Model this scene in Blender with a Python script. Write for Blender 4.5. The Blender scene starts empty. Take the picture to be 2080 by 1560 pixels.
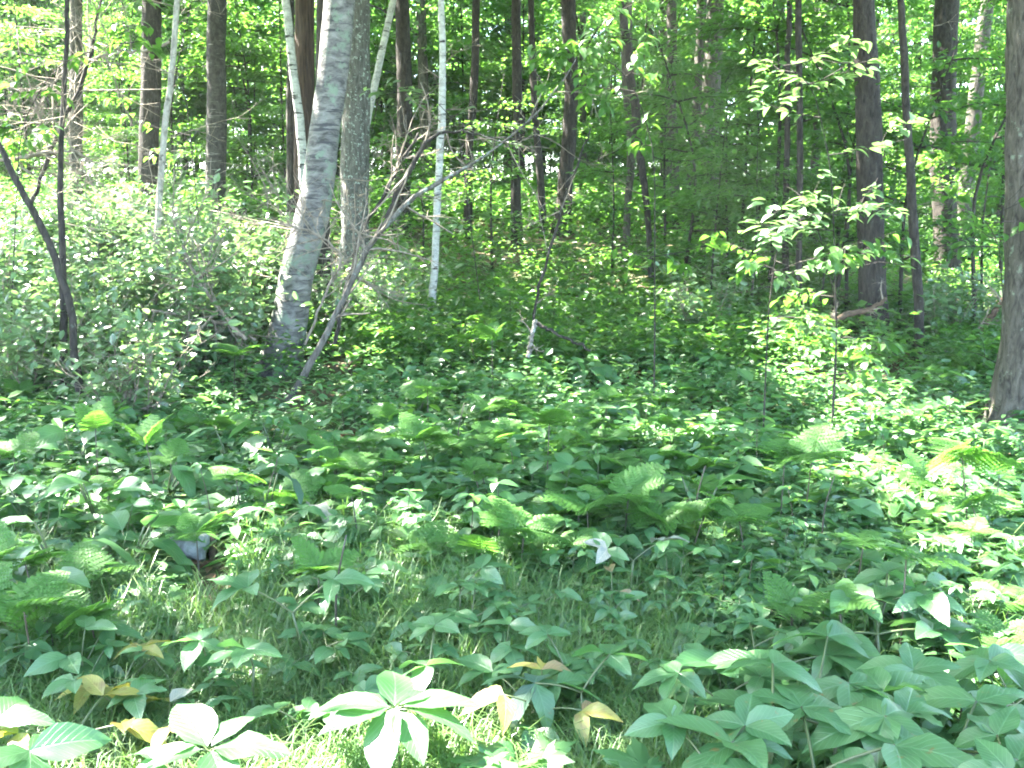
import bpy, math, random
import numpy as np
from mathutils import Vector, Matrix, Quaternion

random.seed(7)
rng = np.random.default_rng(11)
S = bpy.context.scene
COL = S.collection
PI = math.pi

# ------------------------------------------------------------------ camera, sky, sun, exposure
EYE = np.array([0.0, 0.0, 1.75])
PITCH = math.radians(9.0)
FPX = 2022.0
cam_d = bpy.data.cameras.new("camera")
cam = bpy.data.objects.new("camera", cam_d)
COL.objects.link(cam)
cam.location = EYE
cam.rotation_euler = (math.radians(90) - PITCH, 0, 0)
cam_d.sensor_width = 36
cam_d.lens = 35
cam_d.clip_start = 0.05
cam_d.clip_end = 2000
S.camera = cam

SUN = np.array([-0.56, 0.24, 0.92])
SUN /= np.linalg.norm(SUN)
W = bpy.data.worlds.new("World")
S.world = W
W.use_nodes = True
wn = W.node_tree
wn.nodes.clear()
sky = wn.nodes.new("ShaderNodeTexSky")
sky.sky_type = 'NISHITA'
sky.sun_disc = False
sky.sun_elevation = math.asin(SUN[2])
sky.sun_rotation = math.atan2(SUN[0], SUN[1])
sky.dust_density = 1.6
bg = wn.nodes.new("ShaderNodeBackground")
bg.inputs[1].default_value = 0.10
wo = wn.nodes.new("ShaderNodeOutputWorld")
wn.links.new(sky.outputs[0], bg.inputs[0])
wn.links.new(bg.outputs[0], wo.inputs[0])

sun_d = bpy.data.lights.new("sun", 'SUN')
sun_d.energy = 5.0
sun_d.angle = math.radians(0.53)
sun_d.color = (1.0, 0.96, 0.88)
sun = bpy.data.objects.new("sun", sun_d)
COL.objects.link(sun)
sun.rotation_euler = Vector(-SUN).to_track_quat('-Z', 'Y').to_euler()

S.view_settings.view_transform = 'Standard'
S.view_settings.look = 'None'
S.view_settings.exposure = 4.68
S.view_settings.gamma = 1
S.view_settings.use_curve_mapping = False
cy = S.cycles
cy.use_denoising = True
cy.max_bounces = 8
cy.diffuse_bounces = 4
cy.glossy_bounces = 2
cy.transmission_bounces = 4
cy.sample_clamp_indirect = 4
cy.filter_width = 1.9

# ------------------------------------------------------------------ picture <-> place
FW = np.array([0, math.cos(PITCH), -math.sin(PITCH)])
UP = np.array([0, math.sin(PITCH), math.cos(PITCH)])


def ray(px, py):
    return FW + np.array([1.0, 0, 0]) * ((px - 1040) / FPX) + UP * ((780 - py) / FPX)


def at(px, py, d):
    r = ray(px, py)
    return EYE + r * (d / r[1])


def proj(q):
    v = q - EYE
    dep = v @ FW
    dep = np.where(dep > 0.2, dep, np.nan)
    return 1040 + FPX * v[:, 0] / dep, 780 - FPX * (v @ UP) / dep


_hy = np.array([-50, 8.5, 11, 15, 18, 22, 28, 40, 60, 100, 400.])
_hc = np.array([0, 0, .25, .7, 1.2, 1.85, 2.4, 3.0, 3.4, 3.8, 4.2])
_ry = np.array([-50, 9, 12.6, 18, 24, 30, 60, 400.])
_rz = np.array([0, 0, .2, .65, .65, .5, .4, .4])


def ground_z(x, y):
    x = np.asarray(x, float)
    y = np.asarray(y, float)
    u = np.clip((x / np.maximum(y, 3) - .24) / .22, 0, 1)
    u = u * u * (3 - 2 * u)
    z = np.interp(y, _hy, _hc) * (1 - u) + np.interp(y, _ry, _rz) * u
    return z + .04 * np.sin(x * 1.3 + .7) * np.sin(y * 1.1) + .03 * np.sin(x * 2.9 + y * 2.3) + .012 * np.sin(x * 6.1 - y * 5.2)


def on_ground(px, py, h=0.0):
    r = ray(px, py)
    r = r / r[1]
    t = 1.2
    while t < 90:
        q = EYE + r * t
        if q[2] <= ground_z(q[0], q[1]) + h:
            return q
        t += .02
    return EYE + r * 40


# ------------------------------------------------------------------ mesh helpers
def mesh_np(name, verts, faces, mat=None, smooth=True, uv=None):
    """faces: list of (M,k) int arrays"""
    me = bpy.data.meshes.new(name)
    verts = np.asarray(verts, np.float32)
    if not isinstance(faces, list):
        faces = [faces]
    me.vertices.add(len(verts))
    me.vertices.foreach_set("co", verts.ravel())
    loops = np.concatenate([f.ravel() for f in faces]).astype(np.int32)
    tot = np.concatenate([np.full(len(f), f.shape[1]) for f in faces]).astype(np.int32)
    start = np.concatenate([[0], np.cumsum(tot)[:-1]]).astype(np.int32)
    me.loops.add(len(loops))
    me.loops.foreach_set("vertex_index", loops)
    me.polygons.add(len(tot))
    me.polygons.foreach_set("loop_start", start)
    me.polygons.foreach_set("loop_total", tot)
    if uv is not None:
        l = me.uv_layers.new(name="UVMap")
        l.data.foreach_set("uv", np.asarray(uv, np.float32)[loops].ravel())
    me.update(calc_edges=True)
    me.polygons.foreach_set("use_smooth", np.full(len(tot), smooth))
    if mat:
        me.materials.append(mat)
    me.validate()
    return me


class MB:
    def __init__(self):
        self.v = []
        self.f = []
        self.n = 0

    def add(self, v, f):
        self.v.append(np.asarray(v, float))
        for a in (f if isinstance(f, list) else [f]):
            self.f.append(np.asarray(a) + self.n)
        self.n += len(v)

    def mesh(self, name, mat, smooth=True):
        by = {}
        for a in self.f:
            by.setdefault(a.shape[1], []).append(a)
        return mesh_np(name, np.concatenate(self.v), [np.concatenate(x) for x in by.values()], mat, smooth)


def tube(pts, radii, sides=8, wob=0.0, seed=0, lobes=None):
    pts = np.asarray(pts, float)
    radii = np.asarray(radii, float)
    n = len(pts)
    tg = np.gradient(pts, axis=0)
    tg /= np.linalg.norm(tg, axis=1)[:, None] + 1e-9
    ref = np.array([0, 1.0, 0]) if abs(tg[0][1]) < .8 else np.array([1.0, 0, 0])
    a = np.cross(tg, ref)
    a /= np.linalg.norm(a, axis=1)[:, None] + 1e-9
    b = np.cross(tg, a)
    th = np.linspace(0, 2 * PI, sides, endpoint=False)
    rr = np.repeat(radii[:, None], sides, 1)
    if wob:
        r_ = np.random.default_rng(seed)
        ph = r_.uniform(0, 6.28, 6)
        i = np.arange(n)[:, None]
        rr = rr * (1 + wob * (np.sin(2 * th + ph[0] + i * .23) + .7 * np.sin(3 * th + ph[1] - i * .31) + .6 * np.sin(5 * th + ph[2] + i * .4)
                              + .5 * np.sin(i * .9 + ph[3])) + wob * .35 * r_.normal(size=(n, sides)))
    if lobes is not None:
        rr = rr * (1 + lobes[:, None] * np.maximum(0, np.sin(th * 2.5 + seed)) ** 2)
    v = pts[:, None] + rr[..., None] * (np.cos(th)[None, :, None] * a[:, None] + np.sin(th)[None, :, None] * b[:, None])
    v = v.reshape(-1, 3)
    i, j = np.meshgrid(np.arange(n - 1), np.arange(sides), indexing='ij')
    k = (j + 1) % sides
    q = np.stack([i * sides + j, i * sides + k, (i + 1) * sides + k, (i + 1) * sides + j], -1).reshape(-1, 4)
    v = np.concatenate([v, pts[-1:]])
    c = len(v) - 1
    jj = np.arange(sides)
    cap = np.stack([(n - 1) * sides + jj, (n - 1) * sides + (jj + 1) % sides, np.full(sides, c)], -1)
    return v, [q, cap]


def smooth_path(pts, n):
    pts = np.asarray(pts, float)
    s = np.concatenate([[0], np.cumsum(np.linalg.norm(np.diff(pts, axis=0), axis=1))])
    t = np.linspace(0, s[-1], n)
    out = np.stack([np.interp(t, s, pts[:, k]) for k in range(pts.shape[1])], -1)
    for _ in range(2):
        out[1:-1] = .25 * out[:-2] + .5 * out[1:-1] + .25 * out[2:]
    return out


def unit(v):
    return v / (np.linalg.norm(v, axis=-1, keepdims=True) + 1e-9)


def leaf_cloud(pos, axis, nrm, L, Wd, shape=4, fold=.25, droop=.15):
    axis = unit(axis)
    nrm = unit(nrm - axis * np.sum(nrm * axis, -1, keepdims=True))
    side = np.cross(nrm, axis)
    L = np.asarray(L)[:, None]
    Wd = np.asarray(Wd)[:, None]
    tip = pos + axis * L - nrm * L * droop
    if shape == 4:
        l = pos + axis * L * .42 + side * Wd * .5 + nrm * fold * Wd * .5
        r = pos + axis * L * .42 - side * Wd * .5 + nrm * fold * Wd * .5
        v = np.stack([pos, r, tip, l], 1).reshape(-1, 3)
        k = np.arange(len(pos))[:, None] * 4
        f = np.concatenate([k + np.array([[0, 1, 2]]), k + np.array([[0, 2, 3]])])
        return v, f
    a = pos + axis * L * .25
    b = pos + axis * L * .62 - nrm * L * droop * .4
    l1 = a + side * Wd * .42 + nrm * fold * Wd * .4
    r1 = a - side * Wd * .42 + nrm * fold * Wd * .4
    l2 = b + side * Wd * .40 + nrm * fold * Wd * .35
    r2 = b - side * Wd * .40 + nrm * fold * Wd * .35
    v = np.stack([pos, r1, r2, tip, l2, l1], 1).reshape(-1, 3)
    k = np.arange(len(pos))[:, None] * 6
    return v, np.concatenate([k + np.array([[0, 1, 2, 3]]), k + np.array([[0, 3, 4, 5]])])


# ------------------------------------------------------------------ object helpers
def thing(name, label, cat, loc=(0, 0, 0), rotz=0, group=None):
    o = bpy.data.objects.new(name, None)
    o.empty_display_size = .2
    COL.objects.link(o)
    o.location = loc
    o.rotation_euler = (0, 0, rotz)
    o['label'] = label
    o['category'] = cat
    if group:
        o['group'] = group
    return o


def part(name, me, parent, mtx=None, kind=None):
    o = bpy.data.objects.new(name, me)
    COL.objects.link(o)
    o.parent = parent
    if mtx is not None:
        o.matrix_basis = mtx
    if kind:
        o['kind'] = kind
    return o


def solo(name, me, label=None, cat=None, kind=None, group=None):
    o = bpy.data.objects.new(name, me)
    COL.objects.link(o)
    if label:
        o['label'] = label
    if cat:
        o['category'] = cat
    if kind:
        o['kind'] = kind
    if group:
        o['group'] = group
    return o


# ------------------------------------------------------------------ materials
def ramp(nt, fac, stops):
    r = nt.nodes.new("ShaderNodeValToRGB")
    e = r.color_ramp.elements
    while len(e) < len(stops):
        e.new(.5)
    for k, (p, c) in enumerate(stops):
        e[k].position = p
        e[k].color = (*c, 1)
    nt.links.new(fac, r.inputs[0])
    return r.outputs[0]


def leaf_mat(name, c_lo, c_hi, t_col, trans=.42, rough=.42, spec=.6, veins=False, edge=None, spots=None):
    m = bpy.data.materials.new(name)
    m.use_nodes = True
    nt = m.node_tree
    nt.nodes.clear()
    N = nt.nodes.new
    geo = N("ShaderNodeNewGeometry")
    oi = N("ShaderNodeObjectInfo")
    add = N("ShaderNodeMath")
    add.operation = 'ADD'
    nt.links.new(geo.outputs['Random Per Island'], add.inputs[0])
    nt.links.new(oi.outputs['Random'], add.inputs[1])
    fr = N("ShaderNodeMath")
    fr.operation = 'FRACT'
    nt.links.new(add.outputs[0], fr.inputs[0])
    mid = tuple((a + b) / 2 for a, b in zip(c_lo, c_hi))
    col = ramp(nt, fr.outputs[0], [(0, c_lo), (.55, mid), (1, c_hi)])
    tc = N("ShaderNodeTexCoord")
    nz = N("ShaderNodeTexNoise")
    nz.inputs['Scale'].default_value = 14
    nz.inputs['Detail'].default_value = 4
    nt.links.new(tc.outputs['Object'], nz.inputs[0])
    mx = N("ShaderNodeMix")
    mx.data_type = 'RGBA'
    mx.blend_type = 'MULTIPLY'
    mx.inputs[0].default_value = 1
    g = ramp(nt, nz.outputs[0], [(.3, (.75, .78, .75)), (.7, (1.2, 1.15, 1.1))])
    nt.links.new(col, mx.inputs[6])
    nt.links.new(g, mx.inputs[7])
    base = mx.outputs[2]
    bump = None
    if edge:
        n2 = N("ShaderNodeTexNoise")
        n2.inputs['Scale'].default_value = 26
        n2.inputs['Detail'].default_value = 6
        nt.links.new(tc.outputs['Object'], n2.inputs[0])
        e = N("ShaderNodeMix")
        e.data_type = 'RGBA'
        f2 = ramp(nt, n2.outputs[0], [(.50, (0, 0, 0)), (.66, (1, 1, 1))])
        nt.links.new(f2, e.inputs[0])
        nt.links.new(base, e.inputs[6])
        e.inputs[7].default_value = (*edge, 1)
        base = e.outputs[2]
    if spots:
        n2 = N("ShaderNodeTexNoise")
        n2.inputs['Scale'].default_value = 45
        n2.inputs['Detail'].default_value = 3
        va = N("ShaderNodeVectorMath")
        va.operation = 'ADD'
        nt.links.new(tc.outputs['Object'], va.inputs[0])
        nt.links.new(oi.outputs['Location'], va.inputs[1])
        nt.links.new(va.outputs[0], n2.inputs[0])
        e = N("ShaderNodeMix")
        e.data_type = 'RGBA'
        nt.links.new(ramp(nt, n2.outputs[0], [(.69, (0, 0, 0)), (.73, (1, 1, 1))]), e.inputs[0])
        nt.links.new(base, e.inputs[6])
        e.inputs[7].default_value = (*spots, 1)
        base = e.outputs[2]
        n4 = N("ShaderNodeTexNoise")
        n4.inputs['Scale'].default_value = 8
        nt.links.new(va.outputs[0], n4.inputs[0])
        e = N("ShaderNodeMix")
        e.data_type = 'RGBA'
        e.blend_type = 'MULTIPLY'
        e.inputs[0].default_value = 1
        nt.links.new(base, e.inputs[6])
        nt.links.new(ramp(nt, n4.outputs[0], [(.35, (.8, .86, .75)), (.65, (1.25, 1.1, 1.0))]), e.inputs[7])
        base = e.outputs[2]
    if veins:
        uv = N("ShaderNodeUVMap")
        sp = N("ShaderNodeSeparateXYZ")
        nt.links.new(uv.outputs[0], sp.inputs[0])
        ab = N("ShaderNodeMath")
        ab.operation = 'SUBTRACT'
        nt.links.new(sp.outputs[0], ab.inputs[0])
        ab.inputs[1].default_value = .5
        aa = N("ShaderNodeMath")
        aa.operation = 'ABSOLUTE'
        nt.links.new(ab.outputs[0], aa.inputs[0])
        # side veins: sin((v - |u|*.7)*k)
        ma = N("ShaderNodeMath")
        ma.operation = 'MULTIPLY_ADD'
        nt.links.new(aa.outputs[0], ma.inputs[0])
        ma.inputs[1].default_value = -.75
        nt.links.new(sp.outputs[1], ma.inputs[2])
        mk = N("ShaderNodeMath")
        mk.operation = 'MULTIPLY'
        nt.links.new(ma.outputs[0], mk.inputs[0])
        mk.inputs[1].default_value = 55
        sn = N("ShaderNodeMath")
        sn.operation = 'SINE'
        nt.links.new(mk.outputs[0], sn.inputs[0])
        v1 = ramp(nt, sn.outputs[0], [(.82, (0, 0, 0)), (.99, (1, 1, 1))])
        v2 = ramp(nt, aa.outputs[0], [(.012, (1, 1, 1)), (.035, (0, 0, 0))])
        am = N("ShaderNodeMath")
        am.operation = 'MAXIMUM'
        nt.links.new(v1, am.inputs[0])
        nt.links.new(v2, am.inputs[1])
        e = N("ShaderNodeMix")
        e.data_type = 'RGBA'
        sc_ = N("ShaderNodeMath")
        sc_.operation = 'MULTIPLY'
        nt.links.new(am.outputs[0], sc_.inputs[0])
        sc_.inputs[1].default_value = .35
        nt.links.new(sc_.outputs[0], e.inputs[0])
        nt.links.new(base, e.inputs[6])
        e.inputs[7].default_value = (min(1, c_hi[0] * 1.9), min(1, c_hi[1] * 1.7), min(1, c_hi[2] * 1.7), 1)
        base = e.outputs[2]
        bump = N("ShaderNodeBump")
        bump.inputs['Strength'].default_value = .35
        bump.inputs['Distance'].default_value = .004
        bump.invert = True
        nt.links.new(am.outputs[0], bump.inputs['Height'])
    p = N("ShaderNodeBsdfPrincipled")
    nt.links.new(base, p.inputs['Base Color'])
    p.inputs['Roughness'].default_value = rough
    p.inputs['Specular IOR Level'].default_value = spec
    t = N("ShaderNodeBsdfTranslucent")
    tm = N("ShaderNodeMix")
    tm.data_type = 'RGBA'
    tm.inputs[0].default_value = .3
    tm.inputs[6].default_value = (*t_col, 1)
    nt.links.new(base, tm.inputs[7])
    nt.links.new(tm.outputs[2], t.inputs[0])
    if bump:
        nt.links.new(bump.outputs[0], p.inputs['Normal'])
    ms = N("ShaderNodeMixShader")
    ms.inputs[0].default_value = trans
    nt.links.new(p.outputs[0], ms.inputs[1])
    nt.links.new(t.outputs[0], ms.inputs[2])
    out = N("ShaderNodeOutputMaterial")
    nt.links.new(ms.outputs[0], out.inputs[0])
    return m


def bark_mat(name, dark, light, furrow=(14, 14, 1.6), patch=None, patch_scale=5, patch_thr=.56, bands=None, bump=.6):
    m = bpy.data.materials.new(name)
    m.use_nodes = True
    nt = m.node_tree
    N = nt.nodes.new
    p = nt.nodes["Principled BSDF"]
    p.inputs['Roughness'].default_value = .85
    p.inputs['Specular IOR Level'].default_value = .25
    tc = N("ShaderNodeTexCoord")
    mp = N("ShaderNodeMapping")
    mp.inputs['Scale'].default_value = furrow
    nt.links.new(tc.outputs['Object'], mp.inputs[0])
    nz = N("ShaderNodeTexNoise")
    nz.inputs['Scale'].default_value = 1.6
    nz.inputs['Detail'].default_value = 8
    nz.inputs['Roughness'].default_value = .65
    nz.inputs['Distortion'].default_value = .6
    nt.links.new(mp.outputs[0], nz.inputs[0])
    col = ramp(nt, nz.outputs[0], [(.36, dark), (.5, tuple((a + b) / 2 for a, b in zip(dark, light))), (.66, light)])
    h = nz.outputs[0]
    if bands:
        mp2 = N("ShaderNodeMapping")
        mp2.inputs['Scale'].default_value = bands[0]
        nt.links.new(tc.outputs['Object'], mp2.inputs[0])
        n2 = N("ShaderNodeTexNoise")
        n2.inputs['Scale'].default_value = 1
        n2.inputs['Detail'].default_value = 5
        n2.inputs['Roughness'].default_value = .6
        nt.links.new(mp2.outputs[0], n2.inputs[0])
        f = ramp(nt, n2.outputs[0], [(bands[2], (0, 0, 0)), (bands[2] + .06, (1, 1, 1))])
        mx = N("ShaderNodeMix")
        mx.data_type = 'RGBA'
        nt.links.new(f, mx.inputs[0])
        nt.links.new(col, mx.inputs[6])
        mx.inputs[7].default_value = (*bands[1], 1)
        col = mx.outputs[2]
    if patch:
        n3 = N("ShaderNodeTexNoise")
        n3.inputs['Scale'].default_value = patch_scale
        n3.inputs['Detail'].default_value = 9
        n3.inputs['Roughness'].default_value = .7
        nt.links.new(tc.outputs['Object'], n3.inputs[0])
        f = ramp(nt, n3.outputs[0], [(patch_thr, (0, 0, 0)), (patch_thr + .07, (1, 1, 1))])
        mx = N("ShaderNodeMix")
        mx.data_type = 'RGBA'
        nt.links.new(f, mx.inputs[0])
        nt.links.new(col, mx.inputs[6])
        mx.inputs[7].default_value = (*patch, 1)
        col = mx.outputs[2]
    nt.links.new(col, p.inputs['Base Color'])
    b = N("ShaderNodeBump")
    b.inputs['Strength'].default_value = bump
    b.inputs['Distance'].default_value = .03
    nt.links.new(h, b.inputs['Height'])
    nt.links.new(b.outputs[0], p.inputs['Normal'])
    return m


M = {
    'canopy': leaf_mat('canopy leaf', (.03, .085, .02), (.055, .125, .03), (.16, .38, .05), trans=.5),
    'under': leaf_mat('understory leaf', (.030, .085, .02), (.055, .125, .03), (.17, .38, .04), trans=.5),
    'far': leaf_mat('far leaf', (.04, .105, .02), (.07, .145, .035), (.19, .44, .06), trans=.55),  # brighter than the understory leaf: backlight of the far wood put into colour
    'shrub': leaf_mat('shrub leaf', (.065, .13, .055), (.125, .20, .095), (.22, .4, .10), trans=.32, rough=.32, spec=.9),
    'herb': leaf_mat('herb leaf', (.036, .11, .036), (.082, .18, .062), (.17, .38, .07), trans=.4, rough=.42, spec=.6),
    'herbv': leaf_mat('broad herb leaf', (.034, .108, .042), (.062, .15, .06), (.15, .36, .07), trans=.36, rough=.38, spec=.75, veins=True, spots=(.12, .085, .03)),
    'fern': leaf_mat('fern frond', (.048, .135, .026), (.08, .18, .042), (.20, .47, .05), trans=.45, rough=.55, spec=.4),
    'grass': leaf_mat('grass blade', (.035, .095, .02), (.10, .165, .05), (.18, .36, .05), trans=.35, rough=.45),
    'yellow': leaf_mat('yellowing leaf', (.13, .17, .035), (.23, .22, .05), (.5, .42, .04), trans=.4, veins=True, edge=(.10, .055, .02)),
    'brown': leaf_mat('browning leaf', (.16, .10, .05), (.24, .17, .08), (.4, .25, .08), trans=.3, veins=True, edge=(.10, .14, .06)),
    'greyleaf': leaf_mat('withered grey leaf', (.14, .16, .12), (.24, .24, .19), (.2, .2, .16), trans=.2, rough=.6, veins=True, edge=(.12, .15, .12)),
    'bluegrey': leaf_mat('blue grey leaf', (.032, .075, .05), (.045, .09, .06), (.06, .14, .08), trans=.2, rough=.5, spec=.35, veins=True),
    'litter': leaf_mat('leaf litter', (.07, .04, .022), (.2, .125, .07), (.2, .1, .04), trans=.15, rough=.8, spec=.2),
    'birch': bark_mat('silver birch bark', (.05, .047, .044), (.215, .208, .19), (4, 4, 10), patch=(.15, .19, .14), patch_scale=4.5, patch_thr=.53,
                      bands=((2.2, 2.2, 20), (.05, .048, .05), .57), bump=.7),
    'white_birch': bark_mat('white birch bark', (.24, .24, .22), (.46, .455, .42), (7, 7, 12), patch=(.13, .135, .12), patch_scale=8, patch_thr=.58, bands=((3, 3, 13), (.03, .028, .026), .575), bump=.4),
    'lichen': bark_mat('lichened grey bark', (.045, .043, .037), (.13, .125, .11), (16, 16, 4), patch=(.30, .35, .30), patch_scale=22, patch_thr=.555, bump=.8),
    'dark': bark_mat('dark furrowed bark', (.012, .010, .008), (.058, .049, .040), (16, 16, 5.0), patch=(.09, .105, .08), patch_scale=16, patch_thr=.61, bump=1),
    'cherry': bark_mat('banded dark bark', (.022, .02, .018), (.07, .063, .057), (9, 9, 7), bands=((2, 2, 24), (.22, .21, .19), .62), bump=.6),
    'shaggy': bark_mat('shaggy brown bark', (.02, .013, .010), (.085, .055, .04), (22, 22, 1.2), bump=1),
    'grey': bark_mat('grey ridged bark', (.026, .023, .018), (.105, .095, .077), (17, 17, 5.0), patch=(.16, .19, .14), patch_scale=9, patch_thr=.6, bump=1),
    'pale': bark_mat('pale sapling bark', (.16, .15, .12), (.36, .345, .29), (12, 12, 6), patch=(.09, .085, .07), patch_scale=9, patch_thr=.58, bump=.4),
    'twig': bark_mat('bare twig', (.10, .08, .06), (.26, .22, .17), (12, 12, 6), bump=.3),
    'dead': bark_mat('dead grey wood', (.07, .062, .05), (.24, .22, .19), (14, 14, 5), patch=(.33, .37, .34), patch_scale=10, patch_thr=.56, bump=.6),
    'deadd': bark_mat('dark dead wood', (.04, .035, .028), (.14, .128, .108), (14, 14, 5), patch=(.17, .20, .175), patch_scale=12, patch_thr=.55, bump=.6),
    'log': bark_mat('fallen wood', (.04, .027, .018), (.13, .088, .058), (10, 10, 10), bump=.8),
    'stem': leaf_mat('green stem', (.05, .075, .025), (.08, .10, .035), (.1, .2, .04), trans=.1, rough=.5),
    'dstem': leaf_mat('dark stem', (.03, .022, .014), (.07, .05, .03), (.03, .02, .01), trans=.02, rough=.6),
    'petal': leaf_mat('violet petal', (.35, .15, .6), (.4, .2, .65), (.4, .2, .6), trans=.3),
}


def ground_mat():
    m = bpy.data.materials.new('forest floor')
    m.use_nodes = True
    nt = m.node_tree
    N = nt.nodes.new
    p = nt.nodes["Principled BSDF"]
    p.inputs['Roughness'].default_value = .95
    p.inputs['Specular IOR Level'].default_value = .2
    tc = N("ShaderNodeTexCoord")
    n1 = N("ShaderNodeTexNoise")
    n1.inputs['Scale'].default_value = 9
    n1.inputs['Detail'].default_value = 10
    n1.inputs['Roughness'].default_value = .7
    nt.links.new(tc.outputs['Object'], n1.inputs[0])
    c1 = ramp(nt, n1.outputs[0], [(.35, (.035, .026, .016)), (.5, (.075, .055, .032)), (.68, (.14, .10, .06))])
    n2 = N("ShaderNodeTexNoise")
    n2.inputs['Scale'].default_value = 2.2
    n2.inputs['Detail'].default_value = 6
    nt.links.new(tc.outputs['Object'], n2.inputs[0])
    f = ramp(nt, n2.outputs[0], [(.42, (0, 0, 0)), (.58, (1, 1, 1))])
    mx = N("ShaderNodeMix")
    mx.data_type = 'RGBA'
    nt.links.new(f, mx.inputs[0])
    nt.links.new(c1, mx.inputs[6])
    mx.inputs[7].default_value = (.045, .075, .025, 1)
    nt.links.new(mx.outputs[2], p.inputs['Base Color'])
    b = N("ShaderNodeBump")
    b.inputs['Strength'].default_value = 1
    b.inputs['Distance'].default_value = .04
    nt.links.new(n1.outputs[0], b.inputs['Height'])
    nt.links.new(b.outputs[0], p.inputs['Normal'])
    return m


# ------------------------------------------------------------------ the ground
ys = np.concatenate([np.linspace(-12, 30, 150), np.linspace(31, 90, 45), np.array([120, 180, 260, 400.])])
xs = np.concatenate([np.array([-250, -120, -70.]), np.linspace(-45, 45, 170), np.array([70, 120, 250.])])
gx, gy = np.meshgrid(xs, ys)
gz = ground_z(gx, gy)
gv = np.stack([gx, gy, gz], -1).reshape(-1, 3)
ny, nx = gx.shape
i, j = np.meshgrid(np.arange(ny - 1), np.arange(nx - 1), indexing='ij')
gf = np.stack([i * nx + j, i * nx + j + 1, (i + 1) * nx + j + 1, (i + 1) * nx + j], -1).reshape(-1, 4)
solo('ground', mesh_np('ground', gv, gf, ground_mat()), kind='structure')

# ------------------------------------------------------------------ gaps cut into the unseen canopy to place sun patches (u, v, ru, rv, how open)
GAPS = [
    (190, 500, 330, 150, 1.0), (430, 560, 200, 120, .8), (330, 700, 260, 70, .6), (160, 950, 240, 60, .45), (400, 1000, 160, 70, .5),
    (600, 600, 110, 110, .7), (770, 600, 90, 60, .9), (830, 560, 90, 60, .5), (470, 800, 120, 50, .4),
    (1650, 720, 130, 60, 1.0), (1760, 800, 120, 60, 1.0), (1870, 870, 200, 80, 1.0), (1740, 950, 120, 60, .7), (1980, 1000, 170, 80, .7),
    (2030, 1180, 90, 90, 1.0), (1920, 1280, 170, 45, .9), (1400, 640, 90, 50, .5), (1180, 500, 90, 50, .35),
    (980, 700, 60, 30, .5), (1300, 760, 80, 40, .4), (1120, 860, 60, 30, .4), (2000, 550, 120, 60, 1.0), (1700, 870, 120, 60, .6),
]
SPOTS = []  # (point, radius): sunlit things above the floor
for px, py, r in [(60, 1500, .34), (250, 1530, .25), (430, 1530, .46), (700, 1450, .36), (800, 1450, .42), (900, 1440, .34), (780, 1500, .34), (1060, 1550, .25), (1400, 1340, .14), (1480, 1345, .14), (1330, 1350, .12), (2070, 1180, .34), (1900, 1290, .25), (1560, 1310, .12), (1650, 720, .3), (1780, 800, .35), (1860, 870, .45), (1960, 890, .4), (1900, 960, .4), (2000, 1050, .45), (1720, 920, .25), (2060, 1280, .3), (1600, 1010, .15)]:
    SPOTS.append((on_ground(px, py, .33), r * .8))
_g = np.random.default_rng(4)
for _ in range(60):
    y_ = 1 / _g.uniform(1 / 16, 1 / 4.8)
    x_ = _g.uniform(-.55, .55) * y_
    SPOTS.append((np.array([x_, y_, float(ground_z(x_, y_)) + .35]), _g.uniform(.08, .2)))


def openness(p):
    """p (N,3) canopy points -> how open the canopy must be there (0..1)"""
    q = p.copy()
    for _ in range(4):
        gz_ = ground_z(q[:, 0], q[:, 1]) + .35
        t = (p[:, 2] - gz_) / SUN[2]
        q = p - SUN * t[:, None]
    u, v = proj(q)
    o = np.zeros(len(p))
    for (a, b, ru, rv, s) in GAPS:
        d = ((u - a) / ru) ** 2 + ((v - b) / rv) ** 2
        o = np.maximum(o, np.where(d < 1, s, 0) * np.clip((1.15 - d) * 4, 0, 1))
    o = np.nan_to_num(o)
    for c, r in SPOTS:
        w = p - c
        al = w @ SUN
        dd = np.linalg.norm(w - al[:, None] * SUN, axis=1)
        o = np.maximum(o, np.where((dd < r) & (al > .15), 1.0, 0))
    return o


# ------------------------------------------------------------------ trees
TREES = []      # (x, y, top z, object)


def px_r(w, d):
    return w * .5 * d / FPX


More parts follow.
